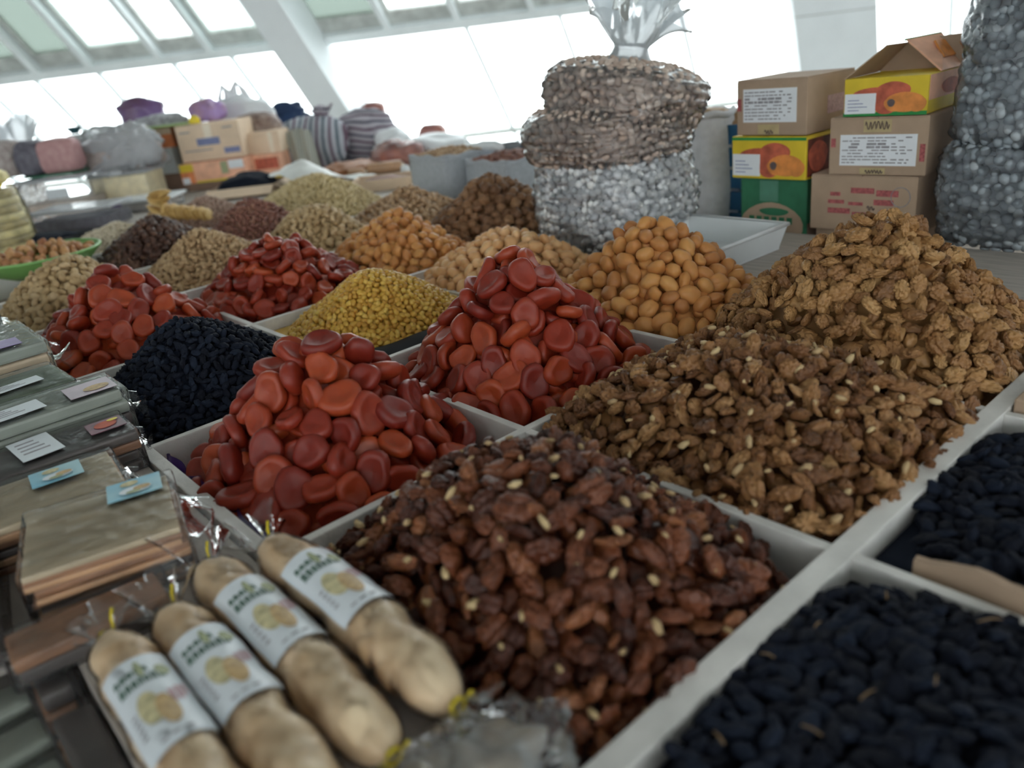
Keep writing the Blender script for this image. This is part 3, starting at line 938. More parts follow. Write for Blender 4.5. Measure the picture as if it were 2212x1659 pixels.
for p, n in list(zip(P, NN))[:34]:
    a = random.uniform(0, 6.28); L = random.uniform(0.008, 0.02)
    d = Vector((math.cos(a), math.sin(a), random.uniform(-0.1, 0.3)))
    p = Vector(p)
    mb.tube([p, p + d * L * 0.5 + Vector((0, 0, 0.002)), p + d * L], [0.0008, 0.0008, 0.0005], 5)
tag(mb.build('raisin_stalks', M_stalk, smooth=True), 'fine dry stalks among the nearest black raisins', FR, None, 'stuff')

# ------------------------------------------------------------------ liners and loose strips in the rack
mb = MB()
mb.sheet(lambda u, v: (0.672 + u * 0.385, 1.249 + v * 0.11 + 0.004 * math.sin(u * 9), 0.880 + 0.020 * math.sin(math.pi * min(1, 0.25 + v * 0.8)) + 0.002 * math.sin(u * 17)), 30, 8)
mb.sheet(lambda u, v: (0.672 + u * 0.385, 1.249 + v * 0.11 + 0.004 * math.sin(u * 9), 0.878 + 0.020 * math.sin(math.pi * min(1, 0.25 + v * 0.8)) + 0.002 * math.sin(u * 17)), 30, 8)
tag(mb.build('plastic_liner', M_black_plastic, smooth=True), 'black plastic liner folded at the edge of the golden raisins', 'liner')
mb = MB()
mb.sheet(lambda u, v: (0.272 + 0.010 * v + 0.003 * math.sin(u * 40), 0.81 + u * 0.41, 0.84 + 0.052 * v + 0.006 * math.sin(u * 23)), 60, 4)
mb.sheet(lambda u, v: (0.2705 + 0.010 * v + 0.003 * math.sin(u * 40), 0.81 + u * 0.41, 0.84 + 0.052 * v + 0.006 * math.sin(u * 23)), 60, 4)
tag(mb.build('plastic_liner', M_purple, smooth=True), 'purple plastic liner showing beside the front red apricots', 'liner')
# torn cardboard strip standing behind the cross divider
mb = MB()
r_ = random.Random(3)
xs = [0.674, 0.680]
n = 40
top = [0.917 + 0.003 * math.sin(k * 0.9) + r_.uniform(-0.0015, 0.0015) + (0.006 if 6 < k < 12 else 0) - 0.012 * max(0, (k - 34) / 6) for k in range(n + 1)]
yy = [-0.30 + 0.555 * k / n for k in range(n + 1)]
V = []
for k in range(n + 1):
    wob = 0.004 * math.sin(k * 0.35)
    V += [(xs[0] + wob, yy[k], 0.83), (xs[0] + wob + 0.004, yy[k], top[k]), (xs[1] + wob + 0.006, yy[k], top[k] + 0.001), (xs[1] + wob, yy[k], 0.83)]
F = []
for k in range(n):
    b = 4 * k
    for q in range(4):
        F.append((b + q, b + (q + 1) % 4, b + 4 + (q + 1) % 4, b + 4 + q))
F += [(0, 3, 2, 1), (4 * n, 4 * n + 1, 4 * n + 2, 4 * n + 3)]
mb.add(V, F)
tag(mb.build('cardboard_strip', M_card), 'torn brown cardboard strip standing between the two black raisin trays', 'cardboard')
mb = MB(); rbox(mb, (1.13, 0.17, 0.868), (0.10, 0.26, 0.09), 0.002, 1)
tag(mb.build('cardboard_sheet', M_card), 'brown cardboard folded at the far end of the raisin trays', 'cardboard')

# ------------------------------------------------------------------ biscuit rolls in clear film with paper labels
M_dough = mat('biscuit_dough', (0.84, 0.66, 0.43), 0.5, 0.1, 22.0, 0.4, 50.0, color2=(0.56, 0.36, 0.19))
M_dough_pale = mat('pale_biscuit_dough', (0.86, 0.72, 0.52), 0.5, 0.1, 22.0, 0.3, 50.0, color2=(0.70, 0.46, 0.26))
M_lab_green = mat('label_green_lettering', (0.10, 0.16, 0.13), 0.5, 0.3, 200.0)
M_lab_olive = mat('label_olive_leaf', (0.33, 0.36, 0.20), 0.5, 0.2, 150.0)
M_lab_nut = mat('label_nut_print', (0.50, 0.34, 0.16), 0.5, 0.2, 150.0)
M_lab_cream = mat('label_cream_print', (0.52, 0.46, 0.26), 0.5, 0.25, 150.0)
M_lab_pink = mat('label_pink_print', (0.45, 0.28, 0.30), 0.5, 0.2, 150.0)
M_label = mat('label_paper', (0.66, 0.70, 0.73), 0.35, 0.03, 20.0)

def roll_pack(x, y0, y1, z, R, seed, label, tail_scale=1.0, bend=0.0):
    L = y1 - y0
    t = empty('biscuit_roll', (x, (y0 + y1) / 2, z), label=label, cat='biscuit roll', group='film-wrapped biscuit rolls')
    def ctr(v):
        return Vector((bend * math.sin(math.pi * v), (v - 0.5) * L, 0.0))
    def rad(v, a, k=1.0, lum=0.10):
        e = abs(2 * v - 1)
        base = (1 - e ** 7) ** 0.5
        q = (math.cos(a), v * L / R * 0.8, math.sin(a))
        ring = 0.055 * math.sin(v * 30 + 2.2 * math.sin(a + seed) + 2 * nz3((v * 6, a * 0.5, 0), 1.0, seed)) + 0.10 * nz3((v * 9, math.cos(a), math.sin(a)), 1.3, seed + 1)
        return R * k * base * (1 + lum * nz3(q, 1.1, seed) + ring * (lum / 0.10))
    def pt(v, a, k=1.0, off=0.0, lum=0.10):
        r = rad(v, a, k, lum) + off
        return ctr(v) + Vector((r * math.cos(a), 0, r * math.sin(a) * 0.94))
    mb = MB(); mb.sheet(lambda u, v: pt(0.004 + 0.992 * v, -2 * math.pi * u), 30, 60)
    mb.build('biscuit', M_dough, t, smooth=True)
    mb = MB()
    mb.sheet(lambda u, v: pt(0.003 + 0.994 * v, -2 * math.pi * u, 1.05, 0.0020 + 0.0018 * nz3((math.cos(6.28 * u) * 2, v * 9, math.sin(6.28 * u) * 2), 1.4, seed + 3)), 36, 70)
    for k in range(9):
        fm = MB()
        va, aa = 0.06 + 0.88 * ((k * 0.377 + seed * 0.13) % 1.0), math.pi / 2 + 1.9 * math.sin(k * 2.3 + seed)
        rv, ra = 0.055 + 0.02 * math.sin(k * 1.7), 0.75 + 0.25 * math.sin(k * 3.1)
        def flap(u, v, va=va, aa=aa, rv=rv, ra=ra, k=k):
            th = 2 * math.pi * u
            w = v * (1 + 0.22 * math.sin(3 * th + k))
            return pt(min(0.985, max(0.015, va + rv * w * math.cos(th))), aa + ra * w * math.sin(th), 1.0, 0.0022 * (1 - v ** 4) + 0.0004)
        fm.sheet(flap, 22, 6)
        fm.build('dough_flap', M_dough if k % 3 else M_dough_pale, t, smooth=True)
    mb.build('film', F_pack, t, smooth=True)
    mb = MB()
    # gathered tails at both ends
    for s, sc in ((1, tail_scale), (-1, tail_scale * 0.8)):
        def tail(u, v, s=s, sc=sc):
            a = 2 * math.pi * u
            rr = (0.005 + 0.021 * v ** 0.8) * sc * (1 + 0.35 * v * math.sin(5 * a + seed) + 0.2 * v * math.sin(9 * a))
            return (rr * math.cos(a) * 1.25, s * (L / 2 + 0.036 * sc * v + 0.006 * v * math.sin(4 * a + seed)), -0.002 + rr * math.sin(a) * 0.8 + 0.012 * v * sc)
        mb = MB(); mb.sheet(tail, 40, 6)
        mb.build('film_tail', F_clear, t, smooth=True)
    mb = MB(); mb.tube([(0.007 * math.cos(q), L / 2 + 0.003, 0.007 * math.sin(q)) for q in [2 * math.pi * i / 12 for i in range(13)]] + [(0.010, L / 2 + 0.012, 0.012), (0.014, L / 2 + 0.016, 0.02)], 0.0016, 6)
    mb.build('twist_tie', M_yellow_tie, t, smooth=True, label='yellow twist tie')
    mb = MB(); mb.tube([(0.007 * math.cos(q), -L / 2 - 0.003, 0.007 * math.sin(q)) for q in [2 * math.pi * i / 12 for i in range(13)]] + [(0.012, -L / 2 - 0.008, 0.010)], 0.0016, 6)
    mb.build('twist_tie', M_yellow_tie, t, smooth=True, label='yellow twist tie')
    # paper label wrapped over the top; q across (0 left .. 1 right), w down the label (0 far end .. 1 near end)
    v0, v1 = 0.74, 0.38
    def lp(q, w, off):
        a = math.pi / 2 + (0.5 - q) * 2.05
        v = v0 + (v1 - v0) * w
        return pt(v, a, 1.05, 0.0042 + off, 0.03)
    mb = MB(); mb.sheet(lambda u, v: lp(u, v, 0), 18, 24); mb.sheet(lambda u, v: lp(u, v, -0.0006), 18, 24)
    lab = mb.build('paper_label', M_label, t, smooth=True, label='white paper label with printed nut picture')
    def patch(mb, q0, q1, w0, w1, off=0.0005, nu=6, nv=3, wave=0.0):
        mb.sheet(lambda u, v: lp(q0 + (q1 - q0) * u, w0 + (w1 - w0) * v + wave * math.sin(u * 3.1), off), nu, nv)
    def oval(mb, qc, wc, rq, rw, off, ang=0.0):
        ca, sa = math.cos(ang), math.sin(ang)
        def f(u, v):
            a = 2 * math.pi * u
            X, Y = v * math.cos(a), v * math.sin(a)
            return lp(qc + rq * (X * ca - Y * sa), wc + rw * (X * sa + Y * ca), off)
        mb.sheet(f, 20, 3)
    mb = MB()
    rr = random.Random(5)
    for row, (w, hgt) in enumerate(((0.16, 0.07), (0.27, 0.08))):
        q = 0.16
        while q < 0.62 + 0.1 * row:
            wd = rr.uniform(0.05, 0.09)
            patch(mb, q, q + wd, w + rr.uniform(-0.01, 0.01), w + hgt, nu=2, nv=2, wave=-0.02)
            q += wd + 0.02
    mb.build('lettering', M_lab_green, lab, smooth=True)
    mb = MB(); oval(mb, 0.52, 0.17, 0.045, 0.10, 0.0007); oval(mb, 0.78, 0.24, 0.10, 0.07, 0.0006, 0.5)
    mb.build('leaf_print', M_lab_olive, lab, smooth=True)
    mb = MB(); oval(mb, 0.40, 0.60, 0.15, 0.17, 0.0006, 0.3)
    mb.build('cream_nut_print', M_lab_cream, lab, smooth=True)
    mb = MB(); oval(mb, 0.57, 0.69, 0.125, 0.17, 0.0009, 0.2)
    mb.build('brown_nut_print', M_lab_nut, lab, smooth=True)
    mb = MB(); patch(mb, 0.66, 0.74, 0.50, 0.64); patch(mb, 0.76, 0.84, 0.47, 0.62); patch(mb, 0.86, 0.92, 0.45, 0.57)
    mb.build('pink_print', M_lab_pink, lab, smooth=True)
    mb = MB()
    for k in range(5): patch(mb, 0.14, 0.22, 0.55 + 0.06 * k, 0.575 + 0.06 * k, nu=2, nv=1)
    for k in range(3): patch(mb, 0.3 + 0.15 * k, 0.4 + 0.15 * k, 0.92, 0.94, nu=2, nv=1)
    mb.build('small_print', M_ink, lab, smooth=True)
    return t
roll_pack(0.074, 0.405, 0.762, 0.920, 0.0262, 1, 'outermost film-wrapped biscuit roll, farthest from the dark walnuts', 0.8)
roll_pack(0.131, 0.415, 0.752, 0.920, 0.0262, 2, 'film-wrapped biscuit roll with yellow tie at its far end, third from the walnuts', 1.1)
roll_pack(0.188, 0.430, 0.800, 0.921, 0.0265, 3, 'film-wrapped biscuit roll second from the dark walnuts, with shiny gathered film end', 1.25, 0.003)
roll_pack(0.248, 0.425, 0.768, 0.930, 0.0272, 4, 'film-wrapped biscuit roll lying against the dark walnuts on the divider', 1.0, 0.006)

# ------------------------------------------------------------------ flat packs of fruit paste sheets
M_sheet_beige = mat('beige_paste_sheet', (0.52, 0.42, 0.28), 0.45, 0.16, 10.0, 0.3, 30.0, stretch=(1, 7, 1))
M_sheet_brown = mat('brown_paste_sheet', (0.30, 0.15, 0.08), 0.4, 0.3, 14.0, 0.3, 40.0, stretch=(1, 6, 6))
M_sheet_tan = mat('tan_paste_sheet', (0.55, 0.32, 0.17), 0.4, 0.25, 14.0, 0.3, 40.0, stretch=(1, 6, 6))
M_sheet_dark = mat('dark_paste_sheet', (0.09, 0.075, 0.07), 0.4, 0.3, 12.0, 0.3, 40.0)
M_sheet_grey = mat('grey_green_sheet', (0.31, 0.34, 0.29), 0.4, 0.15, 10.0, 0.2, 30.0)
M_sheet_green = mat('green_filled_sheet', (0.16, 0.20, 0.14), 0.4, 0.35, 16.0, 0.3, 40.0)
M_wafer = mat('cream_wafer', (0.66, 0.52, 0.36), 0.6, 0.1, 40.0)
M_blue_label = mat('blue_label', (0.10, 0.38, 0.55), 0.35, 0.25, 16.0, color2=(0.35, 0.55, 0.60))
M_pink_label = mat('pink_label', (0.50, 0.40, 0.46), 0.35, 0.1, 20.0)
M_plum_label = mat('plum_label', (0.16, 0.04, 0.07), 0.35, 0.4, 40.0)
M_violet = mat('violet_label', (0.30, 0.22, 0.45), 0.35, 0.2, 20.0)

def flat_pack(name, label, c, s, rz, sheets, prints, film=F_pack, tail=None, seed=0, jig=0.004):
    """a pile of sheets in clear film; sheets = [material...] from the bottom; prints = list of (kind, x, y, w, h)"""
    t = empty(name, (c[0], c[1], c[2]), rz, label, 'sweet pack', 'film packs of fruit paste')
    r = random.Random(seed)
    n = len(sheets)
    hz = s[2] / n
    for k, m in enumerate(sheets):
        mb = MB()
        V, F = rbox_bm(s[0] + r.uniform(-jig, jig), s[1] + r.uniform(-jig, jig), hz * 0.93, hz * 0.22, 2)
        ox, oy = r.uniform(-jig, jig), r.uniform(-jig, jig)
        mb.add([(v.x + ox, v.y + oy, hz * (k + 0.5) + v.z + 0.0012 * math.sin(v.x * 60 + k)) for v in V], F)
        mb.build('paste_sheet', m, t, smooth=False)
    mb = MB()
    V, F = rbox_bm(s[0] + 0.012, s[1] + 0.012, s[2] + 0.004, 0.006, 3)
    bm = bmesh.new()
    vs = [bm.verts.new(v) for v in V]
    for f in F: bm.faces.new([vs[i] for i in f])
    bmesh.ops.subdivide_edges(bm, edges=[e for e in bm.edges if e.calc_length() > 0.03], cuts=7, use_grid_fill=True)
    bm.verts.ensure_lookup_table()
    V = [v.co + v.normal * 0 for v in bm.verts]
    F = [tuple(v.index for v in f.verts) for f in bm.faces]
    bm.free()
    mb.add([(v.x, v.y, v.z + s[2] / 2 + 0.0015 + 0.002 * nz3(v, 40, seed)) for v in V], F)
    if tail:
        for (tx, w) in tail:      # pinched film ends beyond the pack, along +x or -x
            sg = 1 if tx > 0 else -1
            mb.sheet(lambda u, v, sg=sg, tx=tx, w=w: (sg * (s[0] / 2 + 0.004) + tx * v, (u - 0.5) * (s[1] + 0.01) * (1 - 0.35 * v) , s[2] * (0.5 + 0.25 * math.cos(u * 9) * v) + (0.5 - v) * s[2] * 0.6 * math.cos(math.pi * (u - 0.5)) + 0.006 * v * math.sin(u * 24 + seed)), 30, 6)
    mb.build('film', film, t, smooth=True)
    zt = s[2] + 0.0065
    for (kind, px, py, w, h, ang) in prints:
        m = {'blue': M_blue_label, 'pink': M_pink_label, 'plum': M_plum_label, 'white': M_label, 'violet': M_violet}[kind]
        rot = Matrix.Rotation(ang, 3, 'Z')
        mb = MB(); mb.box(px - w / 2, px + w / 2, py - h / 2, py + h / 2, zt, zt + 0.0008, rot=rot)
        lb = mb.build('paper_label', m, t, label={'blue': 'light blue printed label', 'pink': 'pale pink printed label', 'plum': 'dark plum coloured label', 'white': 'white paper label', 'violet': 'violet label'}[kind])
        lift = [0.0012]
        def disc(nm, dx, dy, rx, ry, mm):
            lift[0] += 0.0005
            zz = zt + lift[0]
            d = rot @ Vector((dx, dy, 0))
            mb = MB(); mb.sheet(lambda u, v: (px + d.x + v * rx * math.cos(6.283 * u), py + d.y + v * ry * math.sin(6.283 * u), zz), 18, 2)
            mb.build(nm, mm, lb)
        if kind == 'blue':
            disc('round_print', -w * 0.08, h * 0.24, w * 0.17, h * 0.15, M_lab_cream)
            disc('cup_print', w * 0.02, -h * 0.20, w * 0.30, h * 0.20, M_label)
            disc('nut_print', w * 0.14, -h * 0.17, w * 0.16, h * 0.12, M_lab_nut)
            disc('leaf_print', -w * 0.02, -h * 0.34, w * 0.14, h * 0.08, M_lab_olive)
        if kind == 'plum':
            disc('fruit_print', 0, 0, w * 0.32, h * 0.3, M_pulp_red)
            disc('yellow_print', w * 0.25, h * 0.22, w * 0.16, h * 0.1, M_yellow_tie)
        if kind == 'pink':
            disc('fruit_print', w * 0.12, -h * 0.15, w * 0.28, h * 0.22, M_lab_nut)
        if kind == 'white':
            mb = MB()
            for k in range(4):
                mb.box(px - w * 0.36, px + w * (0.1 + 0.06 * k), py + h * (0.28 - 0.17 * k), py + h * (0.33 - 0.17 * k), zt + 0.0009, zt + 0.0012, rot=rot, mid=(px, py, zt))
            mb.build('small_print', M_ink, lb)
    return t
flat_pack('paste_pack', 'clear pack of beige fruit paste sheets with blue label, before the biscuit rolls', (0.128, 0.935, 0.893), (0.160, 0.150, 0.066), -0.24,
          [M_sheet_brown, M_sheet_tan, M_sheet_dark, M_sheet_brown, M_sheet_tan, M_sheet_brown, M_sheet_tan, M_sheet_brown, M_sheet_beige], [('blue', 0.040, 0.047, 0.062, 0.050, 0.0)], tail=[(0.034, 1)], seed=1)
flat_pack('paste_pack', 'clear pack of tan paste sheets with blue label behind the nearest beige pack', (0.065, 1.105, 0.893), (0.25, 0.140, 0.058), -0.10,
          [M_sheet_brown, M_sheet_tan, M_sheet_dark, M_sheet_brown, M_sheet_tan, M_sheet_beige], [('blue', 0.055, 0.025, 0.062, 0.050, 0.0)], tail=[(0.022, 1)], seed=2)
flat_pack('paste_pack', 'dark brown paste pack with white and plum labels below the thin grey pack', (0.055, 1.245, 0.893), (0.38, 0.105, 0.060), -0.03,
          [M_sheet_dark, M_sheet_dark, M_sheet_brown, M_sheet_dark], [('white', 0.068, 0.004, 0.055, 0.088, 0.1), ('white', -0.01, 0.004, 0.035, 0.08, 0.1), ('plum', 0.162, -0.005, 0.05, 0.048, 0.0)], tail=[(0.02, 1)], seed=3)
flat_pack('paste_pack', 'thin greyish paste pack with pale pink label near the black raisins', (0.075, 1.385, 0.893), (0.40, 0.115, 0.082), 0.0,
          [M_sheet_grey, M_sheet_dark, M_sheet_grey, M_sheet_grey], [('pink', 0.160, -0.018, 0.07, 0.065, 0.0), ('white', 0.03, -0.02, 0.12, 0.05, 0.1)], tail=[(0.03, 1)], seed=4)
flat_pack('paste_pack', 'greenish filled paste pack between the pink-labelled and violet-labelled packs', (0.045, 1.545, 0.893), (0.37, 0.150, 0.078), 0.05,
          [M_sheet_green, M_sheet_dark, M_sheet_green], [('white', 0.09, -0.03, 0.12, 0.035, 0.1)], tail=[(0.03, 1)], seed=5)
flat_pack('paste_pack', 'clear pack of cream wafers with violet label beside the orange red apricots', (0.05, 1.83, 0.893), (0.39, 0.25, 0.100), 0.02,
          [M_sheet_green, M_wafer, M_wafer, M_sheet_grey], [('violet', 0.10, -0.085, 0.12, 0.06, 0.0)], tail=[(0.045, 1)], seed=6)
flat_pack('paste_pack', 'pale green paste pack farthest back among the film packs', (0.05, 2.16, 0.893), (0.34, 0.28, 0.11), 0.02,
          [M_sheet_grey, M_sheet_green, M_sheet_grey], [('white', 0.04, 0.0, 0.09, 0.06, 0.0)], tail=[(0.04, 1)], seed=7)
# lower shelf with more packs beside the rolls
sh = MB(); sh.box(-0.45, 0.04, 0.15, 0.86, 0.755, 0.775)
tag(sh.build('side_shelf', M_counter), 'low wooden shelf under the packs beside the biscuit rolls', 'shelf')
flat_pack('paste_pack', 'dark wrapped paste pack on the low shelf beside the outermost roll', (0.020, 0.810, 0.776), (0.032, 0.085, 0.112), -0.02,
          [M_sheet_dark, M_sheet_brown, M_sheet_dark, M_sheet_brown, M_sheet_dark], [], tail=[(0.02, 1)], seed=8)
flat_pack('paste_pack', 'grey green paste pack on the low shelf in the picture corner', (-0.098, 0.832, 0.776), (0.19, 0.050, 0.092), 0.04,
          [M_sheet_grey, M_sheet_grey], [], seed=9)
flat_pack('paste_pack', 'brown paste pack upright between the shelf and the outermost roll', (0.020, 0.690, 0.776), (0.032, 0.12, 0.100), 0.0,
          [M_sheet_dark, M_sheet_brown, M_sheet_tan, M_sheet_dark], [], seed=10)
for k_, (lab_, y_) in enumerate((('grey green paste pack next along the low shelf towards the viewer', 0.762), ('grey green paste pack lowest in the left picture corner', 0.696), ('grey green paste pack cut off by the bottom picture edge', 0.630))):
    flat_pack('paste_pack', lab_, (-0.096, y_, 0.776), (0.19, 0.050, 0.085 - 0.004 * k_), 0.05, [M_sheet_grey, M_sheet_grey], [], seed=20 + k_)
flat_pack('paste_pack', 'dark brown paste pack wedged under the nearest beige pack', (0.072, 0.815, 0.893), (0.15, 0.06, 0.030), -0.05,
          [M_sheet_dark, M_sheet_brown], [], seed=31)
flat_pack('paste_pack', 'dark wrapped paste pack left of the nearest beige pack', (-0.075, 0.955, 0.893), (0.17, 0.20, 0.052), -0.15,
          [M_sheet_dark, M_sheet_brown, M_sheet_dark], [], seed=32)
# crumpled clear bag at the near end of the rolls
t = empty('crumpled_bag', (0.222, 0.372, 0.893), label='crumpled clear plastic bag below the ends of the biscuit rolls', cat='bag')
mb = MB(); blob(mb, (0, 0, 0.018), (0.056, 0.044, 0.017), 0.4, 2.2, 3, 4, 0.7, 1, fine=0.10)
mb.build('wrapped_biscuit', mat('greyish_wrapping', (0.34, 0.36, 0.36), 0.5, 0.2, 25.0, 0.4, 60.0, color2=(0.40, 0.31, 0.22)), t, smooth=True)
mb = MB(); blob(mb, (0.012, -0.008, 0.028), (0.064, 0.050, 0.022), 0.5, 1.9, 8, 5, 0.75, 1, fine=0.12)
mb.build('film', F_clear, t, smooth=True)

# ------------------------------------------------------------------ clear sacks of nuts
def sack_surface(c, rx, ry, h, lean, seed, bulge=0.10, sq=0.62, top=0.78, lump=0.05):
    def f(u, v, k=1.0):
        a = 2 * math.pi * u
        prof = (0.90 + bulge * math.sin(math.pi * min(1, v * 1.05) ** 0.8))
        if v > top:
            w = (v - top) / (1 - top)
            prof *= max(0.02, math.sqrt(max(0, 1 - w ** 2.2)))
        if v < 0.06:
            prof *= 0.93 + 0.07 * v / 0.06
        ca, sa = math.cos(a), math.sin(a)
        x = math.copysign(abs(ca) ** sq, ca); y = math.copysign(abs(sa) ** sq, sa)
        n = 1 + lump * nz3((ca * 1.2, sa * 1.2, v * 2.5), 1.2, seed)
        zz = h * (v if v < top else top + (v - top) * (1 - 0.25 * ((v - top) / (1 - top))))
        return Vector((c[0] + lean[0] * v + rx * x * prof * n * k, c[1] + lean[1] * v + ry * y * prof * n * k, c[2] + zz * (1 + (k - 1) * 0.3)))
    return f

def nut_sack(name, label, base, rx, ry, h, m, size, lean=(0, 0), seed=0, film=None, knot=0.0, group=None, top=0.78, bulge=0.10, tilt=None, body_m=None, n_max=2600, variants=None, ruffle=1.0):
    t = empty(name, base, label=label, cat='sack', group=group)
    if tilt:
        t.rotation_mode = 'AXIS_ANGLE'
        t.rotation_axis_angle = (tilt, 0.66, 0.75, 0.0)
    f = sack_surface((0, 0, 0), rx, ry, h, lean, seed, bulge=bulge, top=top)
    r = np.random.default_rng(seed + 50)
    pts, nn, grid = [], [], {}
    for _ in range(n_max * 4):
        u, v = r.random(), r.random() ** 0.92
        p = f(u, v, 0.974)
        k = tuple(int(q / (size * 1.25)) for q in p)
        if any((p - q).length < size * 1.25 for i in (-1, 0, 1) for j in (-1, 0, 1) for l in (-1, 0, 1) for q in grid.get((k[0] + i, k[1] + j, k[2] + l), ())):
            continue
        grid.setdefault(k, []).append(p)
        pts.append(p)
        du = f(u + 0.004, v) - f(u - 0.004, v); dv = f(u, min(1, v + 0.004)) - f(u, max(0, v - 0.004))
        n = du.cross(dv)
        nn.append(n.normalized() if n.length > 1e-9 else Vector((0, 0, 1)))
        if len(pts) > n_max: break
    P = np.array([list(p) for p in pts]); NN = np.array([list(n) for n in nn])
    core = MB(); core.sheet(lambda u, v: f(u, v, 0.93), 40, 24)
    o = join_items('contents', variants or nut_lo2, P, frames(NN, 0.6), size * (1 + r.uniform(-.2, .2, len(P))), m, (core.V, core.F))
    o.parent = t
    tag(o, kind='stuff')
    mb = MB()
    def film_f(u, v):
        p = f(u, v, 1.03)
        a = 2 * math.pi * u
        w = 0.010 * nz3((math.cos(a) * 3, math.sin(a) * 3, v * 9), 1.5, seed) + 0.006 * nz3((math.cos(a) * 8, math.sin(a) * 8, v * 14), 1.5, seed + 2)
        d = Vector((math.cos(a), math.sin(a), 0))
        return p + d * w
    mb.sheet(film_f, 110, 60)
    mb.build('film', film or F_sack, t, smooth=True)
    if knot:
        tx, ty, tz = lean[0], lean[1], h * (top + (1 - top) * 0.75)
        mb = MB()
        def neck(u, v):
            a = 2 * math.pi * u
            w = max(0, (v - 0.28) / 0.72)
            rr = knot * (0.24 + 0.30 * (1 - v) ** 3 + 0.72 * w ** 0.75) * (1 + ruffle * w * (0.30 * math.sin(4 * a + seed) + 0.26 * math.sin(7 * a + 2) + 0.22 * math.sin(13 * a)))
            return (tx + rr * math.cos(a), ty + rr * math.sin(a), tz - 0.01 + knot * 1.25 * v + ruffle * knot * w * w * (0.30 * math.sin(3 * a + 1) + 0.25 * math.sin(8 * a) + 0.12 * math.sin(17 * a)))
        mb.sheet(neck, 120, 20)
        mb.build('gathered_neck', F_neck, t, smooth=True, label='gathered clear film neck')
        mb = MB(); mb.tube([(tx + knot * 0.33 * math.cos(q), ty + knot * 0.33 * math.sin(q), tz + knot * 0.30 + 0.002 * math.sin(3 * q)) for q in [2 * math.pi * i / 20 for i in range(21)]], 0.004, 6, cap=False)
        mb.build('tie', M_white_bag, t, smooth=True)
    return t
I_greyd = item_mat('dim_grey_nut', [(0.26, 0.30, 0.33), (0.36, 0.40, 0.43), (0.48, 0.52, 0.54)], 0.6, 0.3, 3.0, mott=0.3, mscale=1.6)
F_neck = film_mat('neck_film', milk=0.72, gloss=0.3, rough=0.15, bump=0.6, bscale=20.0, milk_col=(0.72, 0.78, 0.82))
nut_lo2 = [shape_lump(k + 60, 2, (1.0, 0.72, 0.62), 0.14, 1.4, 0.05) for k in range(3)]
round_lo = [shape_lump(k + 70, 2, (1.0, 0.92, 0.85), 0.16, 1.6, 0.08) for k in range(3)]

nut_sack('nut_sack', 'clear sack of pale grey nuts at the bottom of the two-sack tower', (1.64, 1.475, 0.895), 0.185, 0.20, 0.25, I_greyn, 0.0118, seed=1, top=0.86, bulge=0.08, variants=round_lo)
nut_sack('nut_sack', 'clear sack of greyish brown nuts slumped on the pale grey nut sack', (1.64, 1.485, 1.11), 0.190, 0.20, 0.175, I_brownn, 0.0130, lean=(0.0, 0.0), seed=2, top=0.60, bulge=0.10)
nut_sack('nut_sack', 'tied clear sack of brown nuts topping the tower, with flared film neck', (1.66, 1.455, 1.20), 0.175, 0.185, 0.175, I_brownn, 0.0140, lean=(0.0, 0.0), seed=3, top=0.55, bulge=0.12, knot=0.12, tilt=0.2)
nut_sack('nut_sack', 'lower clear sack of pale grey walnuts at the right picture edge', (2.04, 0.555, 0.895), 0.20, 0.205, 0.235, I_greyd, 0.0122, seed=5, top=0.84, bulge=0.09, variants=round_lo, n_max=3200)
nut_sack('nut_sack', 'upper clear sack of pale grey walnuts at the right picture edge', (2.05, 0.55, 1.105), 0.205, 0.205, 0.40, I_greyd, 0.0122, seed=6, lean=(0.02, -0.015), top=0.88, bulge=0.05, variants=round_lo, n_max=3200)
nut_sack('nut_sack', 'dark clear sack at the very top of the right picture edge', (2.07, 0.50, 1.455), 0.21, 0.21, 0.20, I_brown, 0.0135, seed=7, top=0.75, variants=round_lo, n_max=1200)

# white woven sack and blue crate behind the tower
t = empty('woven_sack', (2.10, 1.50, 0.82), label='slim white woven sack between the nut tower and blue crate', cat='sack')
f = sack_surface((0, 0, 0), 0.095, 0.085, 0.36, (0, 0), 11, bulge=0.16, top=0.93, sq=0.9)
mb = MB(); mb.sheet(lambda u, v: f(u, v), 48, 30); mb.build('cloth_body', M_white_sack, t, smooth=True)
mb = MB(); mb.tube([(0.085 * math.cos(q), 0.076 * math.sin(q), 0.348 + 0.004 * math.sin(5 * q)) for q in [2 * math.pi * i / 28 for i in range(29)]], 0.010, 8, cap=False)
mb.build('rolled_rim', M_white_sack, t, smooth=True)
mb = MB(); blob(mb, (0, 0, 0.345), (0.075, 0.07, 0.02), 0.2, 3, 4, 3); mb.build('contents', I_tanb, t, smooth=True)
t = empty('blue_crate', (2.20, 1.46, 0.82), label='tall blue plastic crate partly hidden behind the green carton', cat='crate')
for k in range(5):
    mb = MB()
    z0 = 0.065 * k
    mb.box(-0.10, 0.10, -0.13, -0.12, z0, z0 + 0.055); mb.box(-0.10, 0.10, 0.12, 0.13, z0, z0 + 0.055)
    mb.box(-0.11, -0.10, -0.13, 0.13, z0, z0 + 0.055); mb.box(0.10, 0.11, -0.13, 0.13, z0, z0 + 0.055)
    mb.build('crate_band', M_blue_plastic, t)
mb = MB()
for sx in (-0.106, 0.106):
    for sy in (-0.126, 0.126):
        mb.box(sx - 0.008, sx + 0.008, sy - 0.008, sy + 0.008, 0, 0.33)
mb.box(-0.10, 0.10, -0.12, 0.12, 0, 0.01)
mb.build('crate_frame', M_blue_plastic, t)
